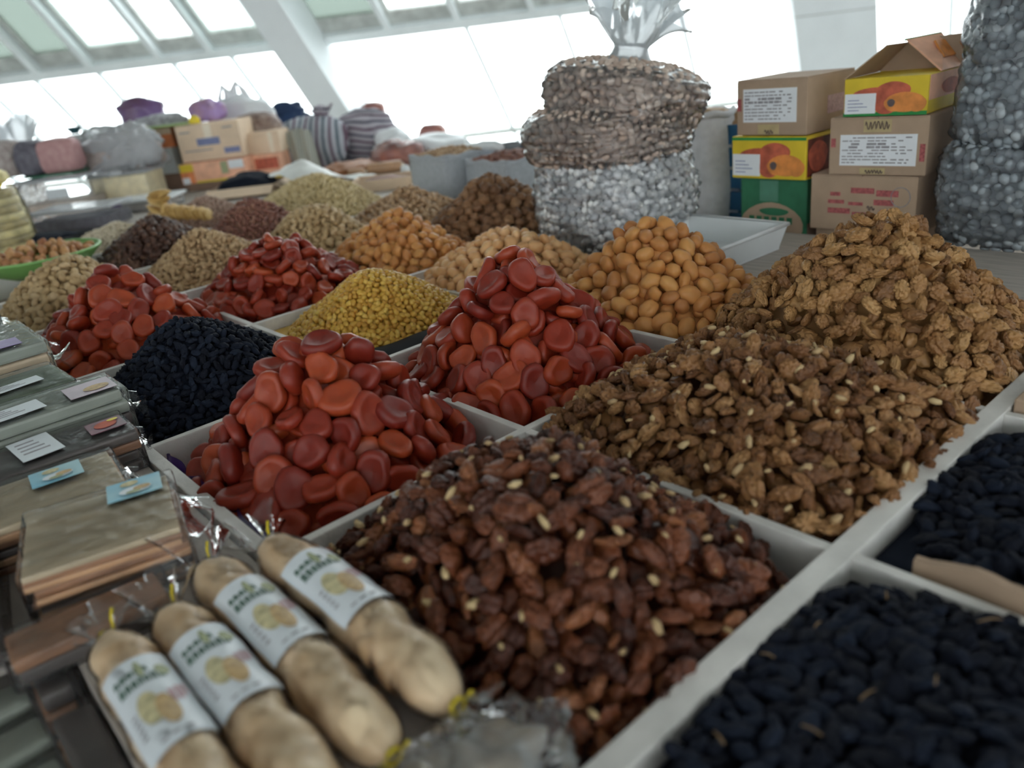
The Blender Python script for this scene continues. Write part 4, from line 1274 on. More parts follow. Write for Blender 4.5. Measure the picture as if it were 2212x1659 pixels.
mb = MB(); blob(mb, (0, 0, 0.30), (0.095, 0.115, 0.05), 0.2, 3, 4, 4, fine=0.1); mb.build('contents', I_tanb, t, smooth=True)

# ------------------------------------------------------------------ white tray with a green label
t = empty('white_tray', (1.585, 1.15, 0.894), -0.03, 'empty white plastic tray behind the amber apricots', 'tray')
def wallq(nm, pts, th):
    mb = MB(); mb.prism(pts, th); return mb.build(nm, M_white_plastic, t)
W, D, H, sl = 0.12, 0.135, 0.060, 0.014
wallq('tray_floor', [(-W, -D, 0), (W, -D, 0), (W, D, 0), (-W, D, 0)], (0, 0, 0.004))
wallq('tray_side', [(-W, -D, 0.004), (W, -D, 0.004), (W + sl, -D - sl, H), (-W - sl, -D - sl, H)], (0, 0.004, 0))
wallq('tray_side', [(-W, D, 0.004), (W, D, 0.004), (W + sl, D + sl, H), (-W - sl, D + sl, H)], (0, -0.004, 0))
wallq('tray_side', [(-W, -D, 0.004), (-W, D, 0.004), (-W - sl, D + sl, H * 0.55), (-W - sl, -D - sl, H)], (0.004, 0, 0))
wallq('tray_side', [(W, -D, 0.004), (W, D, 0.004), (W + sl, D + sl, H), (W + sl, -D - sl, H)], (-0.004, 0, 0))
mb = MB()
P_ = [(-W - sl, -D - sl, H), (W + sl, -D - sl, H), (W + sl, D + sl, H)]
mb.tube(P_, 0.005, 8); mb.tube([(W + sl, D + sl, H), (-W - sl, D + sl, H), (-W - sl, D + sl, H * 0.55), (-W - sl, -D - sl, H)], 0.005, 8)
mb.build('rolled_rim', M_white_plastic, t, smooth=True)
mb = MB(); mb.box(-W + 0.01, -W + 0.07, 0.05, 0.11, 0.006, 0.04)
mb.build('green_label', mat('bright_green_label', (0.02, 0.42, 0.02), 0.5, 0.05, 20.0), t, label='bright green label')

# ------------------------------------------------------------------ cartons
def carton(name, label, x0, x1, y0, y1, z0, z1, m, rz=0.0, front=None, side=None, group=None, cat='carton', top=True, pivot=None):
    """closed carton; its printed front looks towards -x, its right side towards -y. front/side: list of (part, material, kind, args) in face units 0..1"""
    c = Vector(((x0 + x1) / 2, (y0 + y1) / 2, z0))
    t = empty(name, c, rz, label, cat, group)
    dx, dy, dz = (x1 - x0) / 2, (y1 - y0) / 2, z1 - z0
    mb = MB(); rbox(mb, (0, 0, dz / 2), (2 * dx, 2 * dy, dz), 0.003, 2)
    mb.build('box_body', m, t)
    if top:
        mb = MB(); mb.box(-dx + 0.001, dx - 0.001, -dy + 0.001, -0.0015, dz, dz + 0.0025); mb.build('flap', m, t)
        mb = MB(); mb.box(-dx + 0.001, dx - 0.001, 0.0015, dy - 0.001, dz, dz + 0.0025); mb.build('flap', m, t)
    # face coordinates: s from left to right as seen, w from bottom to top
    def FP(face, s, w, off):
        if face == 'f': return Vector((-dx - off, dy - 2 * dy * s, dz * w))
        return Vector((-dx + 2 * dx * s, -dy - off, dz * w))
    for face, lst in (('f', front or []), ('s', side or [])):
        par = {}
        for (nm, mm, kind, a, off) in lst:
            mb = MB()
            if kind == 'rect':
                s0, w0, s1, w1 = a
                sk = 0.0
                mb.prism([FP(face, s0, w0, off * 0.2), FP(face, s1, w0, off * 0.2), FP(face, s1, w1, off * 0.2), FP(face, s0, w1, off * 0.2)], FP(face, 0, 0, off) - FP(face, 0, 0, off * 0.2))
            elif kind == 'rects':
                for (s0, w0, s1, w1) in a:
                    mb.prism([FP(face, s0, w0, off * 0.5), FP(face, s1, w0, off * 0.5), FP(face, s1, w1, off * 0.5), FP(face, s0, w1, off * 0.5)], FP(face, 0, 0, off) - FP(face, 0, 0, off * 0.5))
            elif kind == 'oval':
                s, w, rs, rw = a
                pts = [FP(face, s + rs * math.cos(q) * (1 + 0.06 * math.sin(3 * q)), w + rw * math.sin(q), off * 0.5) for q in [2 * math.pi * i / 24 for i in range(24)]]
                mb.prism(pts, FP(face, 0, 0, off) - FP(face, 0, 0, off * 0.5))
            elif kind == 'ring':
                s, w, rs, rw = a
                pts = [FP(face, s + rs * math.cos(q), w + rw * math.sin(q), off) for q in [2 * math.pi * i / 28 for i in range(29)]]
                mb.tube(pts, 0.0009, 5, cap=False)
            elif kind == 'scrawl':
                s0, w0, s1, w1, nw = a
                pts = [FP(face, s0 + (s1 - s0) * i / 40, w0 + (w1 - w0) * (0.5 + 0.45 * math.sin(i * nw / 40 * 6.283 + 0.6 * math.sin(i * 0.7))), off) for i in range(41)]
                mb.tube(pts, 0.0011, 5)
            parent = t
            if '>' in nm:
                pn, nm = nm.split('>')
                parent = par[pn]
            par[nm] = mb.build(nm, mm, parent)
    return t

def label_lines(s0, w0, s1, w1, seed):
    r = random.Random(seed)
    out = []
    rows = 9
    for k in range(rows):
        w = w1 - (w1 - w0) * (k + 1) / (rows + 1)
        s = s0 + 0.03 * (s1 - s0)
        while s < s0 + 0.62 * (s1 - s0):
            d = (s1 - s0) * r.uniform(0.04, 0.13)
            if r.random() < 0.85:
                hh = (w1 - w0) * (0.035 if k in (2, 3) else 0.018)
                out.append((s, w - hh, s + d, w + hh))
            s += d + 0.015 * (s1 - s0)
        s = s0 + 0.68 * (s1 - s0)
        for _ in range(3):
            d = (s1 - s0) * r.uniform(0.03, 0.08)
            if r.random() < 0.6: out.append((s, w - (w1 - w0) * 0.02, s + d, w + (w1 - w0) * 0.02))
            s += d + 0.03 * (s1 - s0)
    return out
def fruit_front(side=False):
    o = 0.0012
    return [('apricot_print', M_pulp_red, 'oval', (0.38, 0.55, 0.26, 0.20), o), ('apricot_print', M_pulp_red, 'oval', (0.60, 0.62, 0.20, 0.26), o * 1.2),
            ('apricot_print', M_pulp, 'oval', (0.74, 0.34, 0.22, 0.26), o * 1.5), ('apricot_print', M_pulp, 'oval', (0.88, 0.28, 0.11, 0.20), o * 1.7), ('apricot_print', M_pulp_red, 'oval', (0.52, 0.24, 0.14, 0.20), o * 1.9),
            ('apricot_half_print', M_pulp, 'oval', (0.63, 0.30, 0.13, 0.20), o * 2.1), ('apricot_half_print>stone_print', M_stone, 'oval', (0.585, 0.33, 0.045, 0.10), o * 2.5),
            ('white_label', M_paper, 'rect', (0.02, 0.07, 0.40, 0.60), o * 2.8), ('white_label>label_print', M_ink_blue, 'rects', [(0.06, 0.42 - 0.09 * k, 0.20 + 0.05 * (k % 3), 0.44 - 0.09 * k) for k in range(4)], o * 3.1)]
MATS_g = M_green_print
# left pile: green carton, fruit carton, brown carton
carton('green_carton', 'green carton with a pale oval emblem under the yellow fruit carton', 1.92, 2.14, 1.065, 1.262, 0.822, 1.015, M_green_card,
       front=[('pale_tape', M_green_pale, 'rect', (0.30, 0.70, 0.58, 0.99), 0.0008), ('emblem', M_card, 'oval', (0.48, 0.32, 0.47, 0.37), 0.0010),
              ('emblem>leaf_print', M_green_card, 'oval', (0.52, 0.56, 0.22, 0.055), 0.0014), ('emblem>name_print', M_green_card, 'rects', [(0.14 + 0.115 * k, 0.40, 0.22 + 0.115 * k, 0.49) for k in range(6)] , 0.0014), ('emblem>line_print', M_green_card, 'rects', [(0.2, 0.12, 0.4, 0.15), (0.68, 0.10, 0.86, 0.17)], 0.0014)],
       side=[('brown_panel', M_card_dark, 'rect', (0.02, 0.02, 0.98, 0.42), 0.0008)])
carton('fruit_carton', 'yellow fruit carton squeezed between the green and brown cartons', 1.90, 2.12, 1.055, 1.275, 1.020, 1.126, M_yellow_card, rz=-0.03,
       front=[('green_edge', M_green_print, 'rect', (0.0, 0.93, 1.0, 1.0), 0.0007)] + fruit_front(),
       side=[('dark_fruit_print', M_maroon, 'rect', (0.03, 0.06, 0.97, 0.94), 0.0008), ('fruit_print', M_pulp_red, 'oval', (0.25, 0.5, 0.2, 0.36), 0.0012)])
o_ = 0.0012
carton('brown_carton', 'brown carton with white label topping the pile with the green carton', 1.905, 2.12, 1.055, 1.262, 1.131, 1.266, M_card, rz=-0.05,
       front=[('white_label', M_paper, 'rect', (0.10, 0.24, 0.86, 0.85), o_), ('white_label>label_print', M_ink, 'rects', label_lines(0.10, 0.24, 0.86, 0.85, 1), o_ * 1.5),
              ('tape', M_tape, 'rect', (0.32, 0.02, 0.62, 0.20), o_), ('tape>handwriting', M_ink_dark, 'scrawl', (0.42, 0.02, 0.54, 0.10, 3), o_ * 1.8), ('side_stamp', M_ink_red, 'rect', (0.01, 0.45, 0.07, 0.68), o_)],
       side=[('pink_stamp', M_lab_pink, 'rect', (0.42, 0.30, 0.80, 0.62), o_)])
# right pile
carton('brown_carton', 'brown carton hidden lowest behind the golden walnuts', 1.915, 2.16, 0.79, 1.035, 0.822, 0.896, M_card)
carton('brown_carton', 'brown carton with red stamped writing and a round stamp', 1.90, 2.14, 0.785, 1.045, 0.900, 1.034, M_card, rz=0.02,
       front=[('red_stamp', M_ink_red, 'rects', [(0.40, 0.70, 0.62, 0.80), (0.64, 0.66, 0.84, 0.77), (0.20, 0.64, 0.30, 0.71), (0.18, 0.50, 0.34, 0.57), (0.18, 0.32, 0.40, 0.42), (0.42, 0.24, 0.62, 0.36), (0.68, 0.34, 0.82, 0.42), (0.62, 0.50, 0.80, 0.60), (0.38, 0.48, 0.52, 0.54)], o_),
              ('round_stamp', M_ink, 'ring', (0.86, 0.66, 0.085, 0.17), o_), ('scribble', M_ink_dark, 'scrawl', (0.56, 0.40, 0.63, 0.48, 2), o_)])
carton('brown_carton', 'brown carton with white label under the open fruit carton', 1.90, 2.12, 0.775, 1.002, 1.038, 1.168, M_card, rz=0.05,
       front=[('white_label', M_paper, 'rect', (0.12, 0.17, 0.90, 0.72), o_), ('white_label>label_print', M_ink, 'rects', label_lines(0.12, 0.17, 0.90, 0.72, 2), o_ * 1.5),
              ('tape', M_tape, 'rect', (0.36, 0.76, 0.64, 0.98), o_), ('tape>handwriting', M_ink_dark, 'scrawl', (0.38, 0.80, 0.62, 0.96, 6), o_ * 1.8),
              ('lower_tape', M_tape, 'rect', (0.34, 0.02, 0.60, 0.13), o_), ('lower_tape>handwriting', M_ink_dark, 'scrawl', (0.40, 0.03, 0.58, 0.10, 6), o_ * 1.8),
              ('side_stamp', M_ink_red, 'rect', (0.02, 0.50, 0.07, 0.66), o_), ('side_stamp', M_ink_red, 'rect', (0.93, 0.25, 0.98, 0.55), o_)])
# open fruit carton on top, its lid raised
t = carton('fruit_carton', 'open yellow fruit carton with raised lid on top of the brown cartons', 1.91, 2.12, 0.785, 0.975, 1.172, 1.256, M_yellow_card, rz=0.04, top=False,
           front=[('green_edge', M_green_print, 'rect', (0.0, 0.0, 1.0, 0.10), 0.0007)] + fruit_front(),
           side=[('peach_print', M_peach_card, 'rect', (0.02, 0.35, 0.98, 0.98), 0.0008), ('peach_print>fruit_print', M_pulp_red, 'oval', (0.6, 0.6, 0.25, 0.2), 0.0013)])
mb = MB(); mb.prism([(-0.105, 0.094, 0.0840), (0.105, 0.094, 0.0840), (0.105, 0.035, 0.1460), (-0.03, 0.03, 0.1490)], (0, 0.004, 0)); mb.build('raised_flap', M_card, t)
mb = MB(); mb.prism([(0.0840, 0.094, 0.0840), (0.0840, -0.094, 0.0840), (0.098, -0.10, 0.1560), (0.098, 0.035, 0.1490)], (0.004, 0, 0)); mb.build('raised_flap', M_card, t)
mb = MB(); mb.prism([(-0.04, -0.094, 0.0840), (0.105, -0.094, 0.0840), (0.12, -0.03, 0.1570), (0.02, 0.01, 0.1530)], (0, -0.003, 0.002)); fl = mb.build('printed_lid', M_peach_card, t, label='peach printed lid')
mb = MB(); mb.prism([(0.02, -0.075, 0.1090), (0.09, -0.075, 0.1090), (0.10, -0.045, 0.1430), (0.05, -0.04, 0.1450)], (0, -0.004, 0.002)); mb.build('fruit_print', M_pulp, fl)
mb = MB(); mb.tube([(0.018, 0.012, 0.1545), (0.122, -0.030, 0.1590)], 0.0025, 6); mb.build('green_edge', M_green_print, fl)

# ------------------------------------------------------------------ grey cloth bins and what stands round them
def cloth_bin(label, c, sx, sy, h, rz, content_m, seed):
    t = empty('cloth_bin', c, rz, label, 'bin', 'grey cloth bins')
    n = 12
    def ring(k, z, wob):
        out = []
        for (ax, ay, bx, by) in ((-1, -1, 1, -1), (1, -1, 1, 1), (1, 1, -1, 1), (-1, 1, -1, -1)):
            for i in range(n):
                f = i / n
                x, y = ax + (bx - ax) * f, ay + (by - ay) * f
                b = wob * math.sin(math.pi * f)
                nx, ny = (by - ay) / 2, -(bx - ax) / 2
                out.append((x * sx * k + nx * b, y * sy * k + ny * b, z + 0.004 * math.sin(i * 1.1 + seed) * (z > h * 0.8)))
        return out
    mb = MB()
    rings = [ring(0.97, 0, 0.0), ring(1.0, h * 0.3, 0.010), ring(1.0, h * 0.7, 0.008), ring(0.99, h * 0.93, 0.003), ring(1.01, h, 0.003), ring(0.95, h, 0.0), ring(0.93, h * 0.6, 0.0)]
    V = [p for r in rings for p in r]; m = 4 * n
    F = [(j * m + i, j * m + (i + 1) % m, (j + 1) * m + (i + 1) % m, (j + 1) * m + i) for j in range(len(rings) - 1) for i in range(m)]
    mb.add(V, F); mb.build('cloth_body', M_grey_sack, t, smooth=True)
    mb = MB(); mb.tube([(p[0] * 1.005, p[1] * 1.005, h * 0.90) for p in rings[0]] + [(rings[0][0][0] * 1.005, rings[0][0][1] * 1.005, h * 0.90)], 0.006, 6, cap=False)
    mb.build('hem_fold', M_grey_sack, t, smooth=True)
    r = np.random.default_rng(seed)
    k = 420
    P = np.stack([r.uniform(-sx * .92, sx * .92, k), r.uniform(-sy * .92, sy * .92, k), np.zeros(k)], 1)
    P[:, 2] = h * 0.93 + 0.02 * (1 - (P[:, 0] / sx) ** 2) * (1 - (P[:, 1] / sy) ** 2) + r.uniform(-.006, .006, k)
    core = MB(); core.box(-sx * .93, sx * .93, -sy * .93, sy * .93, 0.01, h * 0.93)
    o = join_items('contents', nut_lo, P, frames(np.tile([0, 0, 1.0], (k, 1)), 0.6), np.full(k, 0.013), content_m, (core.V, core.F))
    o.parent = t; tag(o, kind='stuff')
    return t
cloth_bin('grey cloth bin of tan nuts nearer the brown walnut heap', (2.04, 2.72, 0.886), 0.13, 0.125, 0.175, 0.0, I_tanb, 1)
cloth_bin('grey cloth bin of reddish fruit half hidden by the clear sack', (2.10, 2.42, 0.886), 0.13, 0.135, 0.150, -0.05, I_rust, 2)
t = empty('paper_roll', (2.12, 2.58, 1.062), label='white rolled packet lying across the grey cloth bins', cat='packet')
mb = MB(); mb.tube([(-0.01, 0.10, 0), (0.005, 0.03, 0.006), (0.01, -0.04, 0.006), (0.0, -0.085, 0.002)], [0.012, 0.021, 0.021, 0.016], 14); mb.build('packet_body', M_white_bag, t, smooth=True)
mb = MB(); mb.tube([(-0.01, 0.10, 0), (-0.014, 0.125, 0)], [0.012, 0.018], 12); mb.build('twisted_end', M_white_bag, t, smooth=True)
mb = MB(); blob(mb, (2.92, 3.40, 0.90), (0.22, 0.17, 0.055), 0.25, 2.5, 31, 4, 0.3, 1, fine=0.12)
tag(mb.build('raisin_mound', I_black, smooth=True), 'low black mound of raisins behind the grey bins', 'dried fruit', None, 'stuff')

# far goods are set out parallel to the glazing
FZ = math.atan2(-0.667, 0.745)
def farbox(name, label, c, w, d, h, m, parts=(), cat='carton', group=None, rz=None, mats=None, open_top=False):
    """carton whose front centre-bottom is c; w wide, d deep, h high; parts: (name, material, s0, w0, s1, w1)"""
    t = empty(name, c, FZ if rz is None else rz, label, cat, group)
    mb = MB()
    if open_top:
        for (a0, a1, b0, b1) in ((-w / 2, w / 2, 0, 0.004), (-w / 2, w / 2, d - 0.004, d), (-w / 2, -w / 2 + 0.004, 0.004, d - 0.004), (w / 2 - 0.004, w / 2, 0.004, d - 0.004)):
            mb.box(a0, a1, b0, b1, 0, h)
        mb.box(-w / 2, w / 2, 0, d, -0.001, 0.003)
    else:
        rbox(mb, (0, d / 2, h / 2), (w, d, h), 0.004, 2)
    mb.build('box_body', m, t)
    if not open_top:
        mb = MB(); mb.box(-w / 2 + 0.003, w / 2 - 0.003, 0.002, d / 2 - 0.002, h, h + 0.003); mb.build('flap', m, t)
        mb = MB(); mb.box(-w / 2 + 0.003, w / 2 - 0.003, d / 2 + 0.002, d - 0.002, h, h + 0.003); mb.build('flap', m, t)
    for k, (nm, mm, s0, w0, s1, w1) in enumerate(parts):
        mb = MB(); mb.box(-w / 2 + w * s0, -w / 2 + w * s1, -0.0012 - 0.0006 * k, 0.0005, h * w0, h * w1); mb.build(nm, mm, t)
    return t
farbox('tan_carton', 'large tan carton with blue printing on the orange cartons', (1.76, 4.545, 1.046), 0.355, 0.25, 0.190, M_card_light,
       [('tape', mat('shiny_tape', (0.85, 0.75, 0.6), 0.25, 0.05, 20.0), 0.44, 0.62, 0.56, 1.0), ('blue_print', M_ink_blue, 0.30, 0.42, 0.66, 0.62), ('blue_print', M_ink_blue, 0.70, 0.14, 0.95, 0.30), ('small_print', M_ink, 0.06, 0.80, 0.22, 0.84), ('small_print', M_ink, 0.74, 0.84, 0.90, 0.88), ('small_print', M_ink, 0.08, 0.28, 0.52, 0.31)])
farbox('tan_carton', 'plain tan carton with shiny tape next to the blue-printed carton', (2.025, 4.46, 1.035), 0.20, 0.22, 0.115, M_card_light,
       [('tape', MATS['shiny_tape'], 0.68, 0.02, 0.80, 0.98)])
farbox('orange_carton', 'long peach and orange carton under the blue-printed tan carton', (1.725, 4.50, 0.935), 0.375, 0.25, 0.105, M_peach_card,
       [('orange_corner', M_orange_card, 0.0, 0.0, 0.20, 0.62), ('yellow_strip', M_yellow_card, 0.0, 0.62, 0.20, 1.0), ('white_label', M_paper, 0.01, 0.0, 0.12, 0.32), ('green_leaf', M_lab_olive, 0.62, 0.35, 0.72, 0.95), ('white_corner', M_paper, 0.74, 0.55, 0.96, 0.98), ('yellow_base', M_yellow_card, 0.22, 0.0, 1.0, 0.10)])
farbox('orange_carton', 'short peach carton under the plain tan carton', (1.985, 4.42, 0.897), 0.19, 0.22, 0.134, M_peach_card,
       [('yellow_base', M_yellow_card, 0.0, 0.02, 1.0, 0.25), ('rosy_print', M_pulp_red, 0.25, 0.45, 0.95, 0.9)])
farbox('olive_carton', 'narrow olive brown carton at the shaded end of the blue-printed carton', (1.705, 4.817, 1.03), 0.10, 0.2, 0.20, mat('olive_card', (0.22, 0.18, 0.12), 0.85, 0.1, 10.0),
       [('dark_print', M_ink_blue, 0.1, 0.55, 0.7, 0.66)])
farbox('orange_carton', 'small orange and white carton above the white carton', (1.60, 4.84, 1.13), 0.14, 0.20, 0.105, M_orange_card,
       [('white_label', M_paper, 0.05, 0.06, 0.40, 0.60), ('cream_top', M_wafer, 0.0, 0.70, 1.0, 1.0)])
farbox('white_carton', 'white carton below the small orange and white carton', (1.575, 4.81, 0.99), 0.12, 0.2, 0.138, mat('white_card', (0.55, 0.60, 0.60), 0.7, 0.05, 12.0))
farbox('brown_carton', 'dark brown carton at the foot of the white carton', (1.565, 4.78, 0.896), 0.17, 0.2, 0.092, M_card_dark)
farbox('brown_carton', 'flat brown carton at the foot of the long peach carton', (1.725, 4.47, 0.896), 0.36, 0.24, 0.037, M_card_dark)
farbox('orange_carton', 'orange red carton behind the large milky bag', (1.47, 5.06, 0.99), 0.15, 0.2, 0.19, M_orange_card, [('yellow_strip', M_yellow_card, 0.3, 0.1, 0.9, 0.4)])
farbox('purple_carton', 'purple ended carton on the orange red carton', (1.53, 5.10, 1.185), 0.20, 0.2, 0.088, M_orange_card,
       [('purple_end', M_purple, 0.55, 0.05, 0.98, 0.95), ('cream_end', M_wafer, 0.02, 0.1, 0.35, 0.9)])
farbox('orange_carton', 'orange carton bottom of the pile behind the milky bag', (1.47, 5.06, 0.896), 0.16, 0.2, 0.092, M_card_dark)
# open carton of small black raisins
t = farbox('open_carton', 'open cardboard carton of small black raisins before the tan cartons', (1.60, 3.90, 0.896), 0.34, 0.26, 0.048, M_card, open_top=True)
mb = MB(); blob(mb, (0, 0.13, 0.03), (0.15, 0.115, 0.075), 0.15, 2, 12, 4, 0.25, 1, fine=0.08); o = mb.build('raisins', I_black, t, smooth=True); tag(o, kind='stuff')
mb = MB(); mb.prism([(-0.17, 0, 0.046), (0.17, 0, 0.046), (0.165, -0.05, 0.012), (-0.165, -0.05, 0.012)], (0, 0.001, 0.003)); mb.build('front_flap', M_card_light, t)
mb = MB(); mb.prism([(0.17, 0, 0.046), (0.17, 0.26, 0.046), (0.215, 0.25, 0.02), (0.215, 0.01, 0.02)], (0, 0, 0.003)); mb.build('side_flap', M_card_light, t)

# ------------------------------------------------------------------ bags and bundles on the far cartons
def bag(name, label, c, r, m, seed, lump=0.22, sc=1.6, fine=0.05, flat=0.55, sq=0.85, cat='bag', rz=FZ, sub=4, extra=None, smooth=True):
    """soft full bag resting on z = c[2]"""
    t = empty(name, c, rz, label, cat)
    mb = MB(); blob(mb, (0, 0, r[2] * flat), r, lump, sc, seed, sub, flat, sq, fine=fine)
    mb.build('bag_body', m, t, smooth=smooth)
    for (nm, mm, fn) in (extra or []):
        mb = MB(); fn(mb); mb.build(nm, mm, t, smooth=True)
    return t
def knot_at(x, y, z, s, seed=1):
    def fn(mb):
        def f(u, v):
            a = 2 * math.pi * u
            rr = s * (0.25 + 0.75 * v ** 1.2) * (1 + 0.35 * v * math.sin(4 * a + seed) + 0.2 * v * math.sin(9 * a))
            return (x + rr * math.cos(a), y + rr * math.sin(a) * 0.8, z + s * 1.7 * v + 0.25 * s * v * math.sin(3 * a + seed))
        mb.sheet(f, 60, 8)
    return fn
M_violet_bag = mat('violet_plastic_bag', (0.20, 0.12, 0.30), 0.35, 0.3, 8.0, 0.5, 14.0, color2=(0.12, 0.05, 0.09))
M_lilac = mat('lilac_bag', (0.42, 0.28, 0.62), 0.4, 0.2, 10.0, 0.5, 14.0, color2=(0.36, 0.20, 0.26))
M_greybag = mat('grey_speckled_bag', (0.34, 0.34, 0.36), 0.6, 0.35, 40.0, 0.5, 40.0)
M_dot = mat('spotted_brown_bag', (0.40, 0.30, 0.25), 0.5, 0.4, 22.0, 0.4, 30.0, color2=(0.14, 0.08, 0.07))
M_navy = mat('navy_cloth', (0.010, 0.035, 0.10), 0.7, 0.2, 10.0)
M_flesh = mat('pinkish_brown_pack', (0.50, 0.20, 0.14), 0.35, 0.25, 10.0, 0.3, 20.0, color2=(0.30, 0.13, 0.12))
M_pinknut = item_mat('pink_candy', [(0.36, 0.17, 0.17), (0.50, 0.28, 0.28), (0.60, 0.40, 0.38)], 0.5, 0.4, 30.0, mott=0.9, mscale=40.0)
M_darknut = item_mat('dark_candy', [(0.05, 0.045, 0.06), (0.14, 0.13, 0.16), (0.24, 0.24, 0.28)], 0.5, 0.4, 30.0, mott=0.9, mscale=40.0)
M_mixnut = item_mat('mixed_candy', [(0.22, 0.16, 0.14), (0.42, 0.36, 0.34), (0.62, 0.58, 0.56)], 0.5, 0.4, 30.0, mott=0.9, mscale=40.0)
bag('plastic_bag', 'purple plastic bag highest on the pile of orange cartons', (1.64, 5.16, 1.274), (0.135, 0.10, 0.085), M_violet_bag, 3)
bag('plastic_bag', 'grey speckled flat bag lying before the purple bag', (1.66, 4.92, 1.238), (0.155, 0.09, 0.055), M_greybag, 4, flat=0.4)
bag('plastic_bag', 'lilac plastic bag beside the white carrier bag', (1.90, 4.83, 1.24), (0.10, 0.09, 0.08), M_lilac, 5)
t = empty('green_tray', (1.615, 4.80, 1.240), FZ, 'thin pale green tray under the grey speckled bag', 'tray')
mb = MB(); rbox(mb, (0, 0, 0.008), (0.30, 0.12, 0.014), 0.004, 2); mb.build('tray_body', mat('pale_green_tray', (0.30, 0.40, 0.16), 0.5, 0.15, 10.0), t)
mb = MB(); rbox(mb, (-0.10, -0.055, 0.010), (0.09, 0.02, 0.016), 0.004, 2); mb.build('yellow_clip', M_yellow_tie, t)
bag('yellow_pouch', 'small bright yellow pouch on the end of the green tray', (1.748, 4.655, 1.242), (0.030, 0.024, 0.028), M_yellow_tie, 6, cat='pouch')
bag('carrier_bag', 'white carrier bag with upright handles against the windows', (2.15, 4.93, 1.15), (0.19, 0.11, 0.13), M_white_bag, 7, lump=0.3,
    extra=[('handle', M_white_bag, lambda mb: mb.tube([(-0.10, 0, 0.13), (-0.115, 0, 0.20), (-0.085, 0, 0.275), (-0.055, 0, 0.22), (-0.06, 0, 0.13)], [0.02, 0.015, 0.012, 0.03, 0.045], 10)),
           ('handle', M_white_bag, lambda mb: mb.tube([(-0.045, 0.01, 0.12), (-0.03, 0.01, 0.22), (0.0, 0.01, 0.285), (0.035, 0.01, 0.23), (0.06, 0.01, 0.12)], [0.05, 0.03, 0.012, 0.02, 0.04], 10))])
bag('spotted_bag', 'brown and white spotted bag on the plain tan carton', (2.12, 4.70, 1.14), (0.15, 0.10, 0.075), M_dot, 8, flat=0.5)
M_str = stripe_mat('striped_sack_cloth', (0.44, 0.45, 0.50), [(0.09, 0.03, 0.06), (0.03, 0.08, 0.10)], 0, 4.2, wob=3.0)
M_str2 = stripe_mat('striped_sack_cloth_dark', (0.46, 0.43, 0.48), [(0.08, 0.03, 0.06), (0.04, 0.05, 0.08)], 2, 5.0, wob=7.0)
bag('striped_sack', 'big grey sack with maroon and teal stripes, left of the two', (2.44, 4.66, 0.886), (0.23, 0.18, 0.178), M_str, 9, lump=0.18, cat='sack', flat=0.75,
    extra=[('gathered_neck', M_str2, knot_at(0.10, -0.02, 0.255, 0.055, 2))])
bag('striped_sack', 'grey striped sack with tangled folds, right of the two', (2.80, 4.62, 0.886), (0.215, 0.17, 0.165), M_str2, 10, lump=0.30, cat='sack', flat=0.75, fine=0.10)
bag('navy_bundle', 'navy blue cloth bundle peeping over the striped sack', (2.50, 5.05, 1.10), (0.15, 0.10, 0.11), M_navy, 21, lump=0.5, sc=1.8, cat='bundle')
bag('pink_pack', 'pinkish brown film pack standing above the striped sacks', (2.96, 4.74, 1.085), (0.085, 0.06, 0.082), M_flesh, 12, lump=0.12, sq=0.6, cat='pack')
bag('pink_pack', 'pinkish brown film pack behind the folded white bag', (3.08, 4.28, 0.92), (0.092, 0.06, 0.082), M_flesh, 13, lump=0.12, sq=0.6, cat='pack')
bag('white_bag', 'bright white bag leaning on the tangled striped sack', (2.84, 4.36, 0.90), (0.115, 0.09, 0.105), M_white_bag, 14, lump=0.25)
bag('white_bag', 'folded white bag lying on the goods before the second pink pack', (2.84, 3.93, 0.886), (0.19, 0.11, 0.085), M_white_bag, 15, lump=0.4, sc=1.3, flat=0.4)
t = bag('film_pack', 'glossy pinkish film pack of reddish fruit before the white bags', (2.60, 3.97, 0.886), (0.155, 0.10, 0.085), M_flesh, 16, lump=0.2, flat=0.5, cat='pack')
mb = MB(); blob(mb, (0, 0, 0.045), (0.165, 0.11, 0.095), 0.25, 1.8, 17, 4, 0.5, 0.9, fine=0.12); mb.build('film', F_clear, t, smooth=True)
mb = MB(); blob(mb, (2.30, 4.02, 0.90), (0.20, 0.16, 0.055), 0.2, 2.5, 22, 4, 0.3, 1, fine=0.12)
tag(mb.build('brown_fruit_mound', item_mat('orange_brown_fruit', [(0.28, 0.10, 0.035), (0.40, 0.17, 0.07)], 0.5, 0.4, 40.0, mott=0.9, mscale=30.0), smooth=True), 'low orange brown mound of dried fruit before the striped sacks', 'dried fruit', None, 'stuff')
M_roll = mat('tan_wrapped_roll', (0.48, 0.28, 0.16), 0.4, 0.15, 20.0)
for (x, y, L, R, lab) in ((2.36, 3.76, 0.19, 0.030, 'tan wrapped roll with shiny end beside the glossy pink pack'), (2.22, 3.82, 0.085, 0.024, 'short tan wrapped roll behind the white film')):
    t = empty('wrapped_roll', (x, y, 0.886), FZ + 0.12, lab, 'roll')
    mb = MB(); mb.tube([(-L / 2, 0, R), (-L / 2 + 0.006, 0, R), (L / 2 - 0.006, 0, R), (L / 2, 0, R)], [R * 0.8, R, R, R * 0.8], 18); mb.build('roll_body', M_roll, t, smooth=True)
    mb = MB(); mb.tube([(L / 2, 0, R), (L / 2 + 0.012, 0, R)], [R * 0.5, R * 0.35], 12); mb.build('shiny_end', MATS['shiny_tape'], t, smooth=True)
t = empty('white_cup', (2.37, 3.58, 0.886), 0, 'small white cup lying upside down by the tan roll', 'cup')
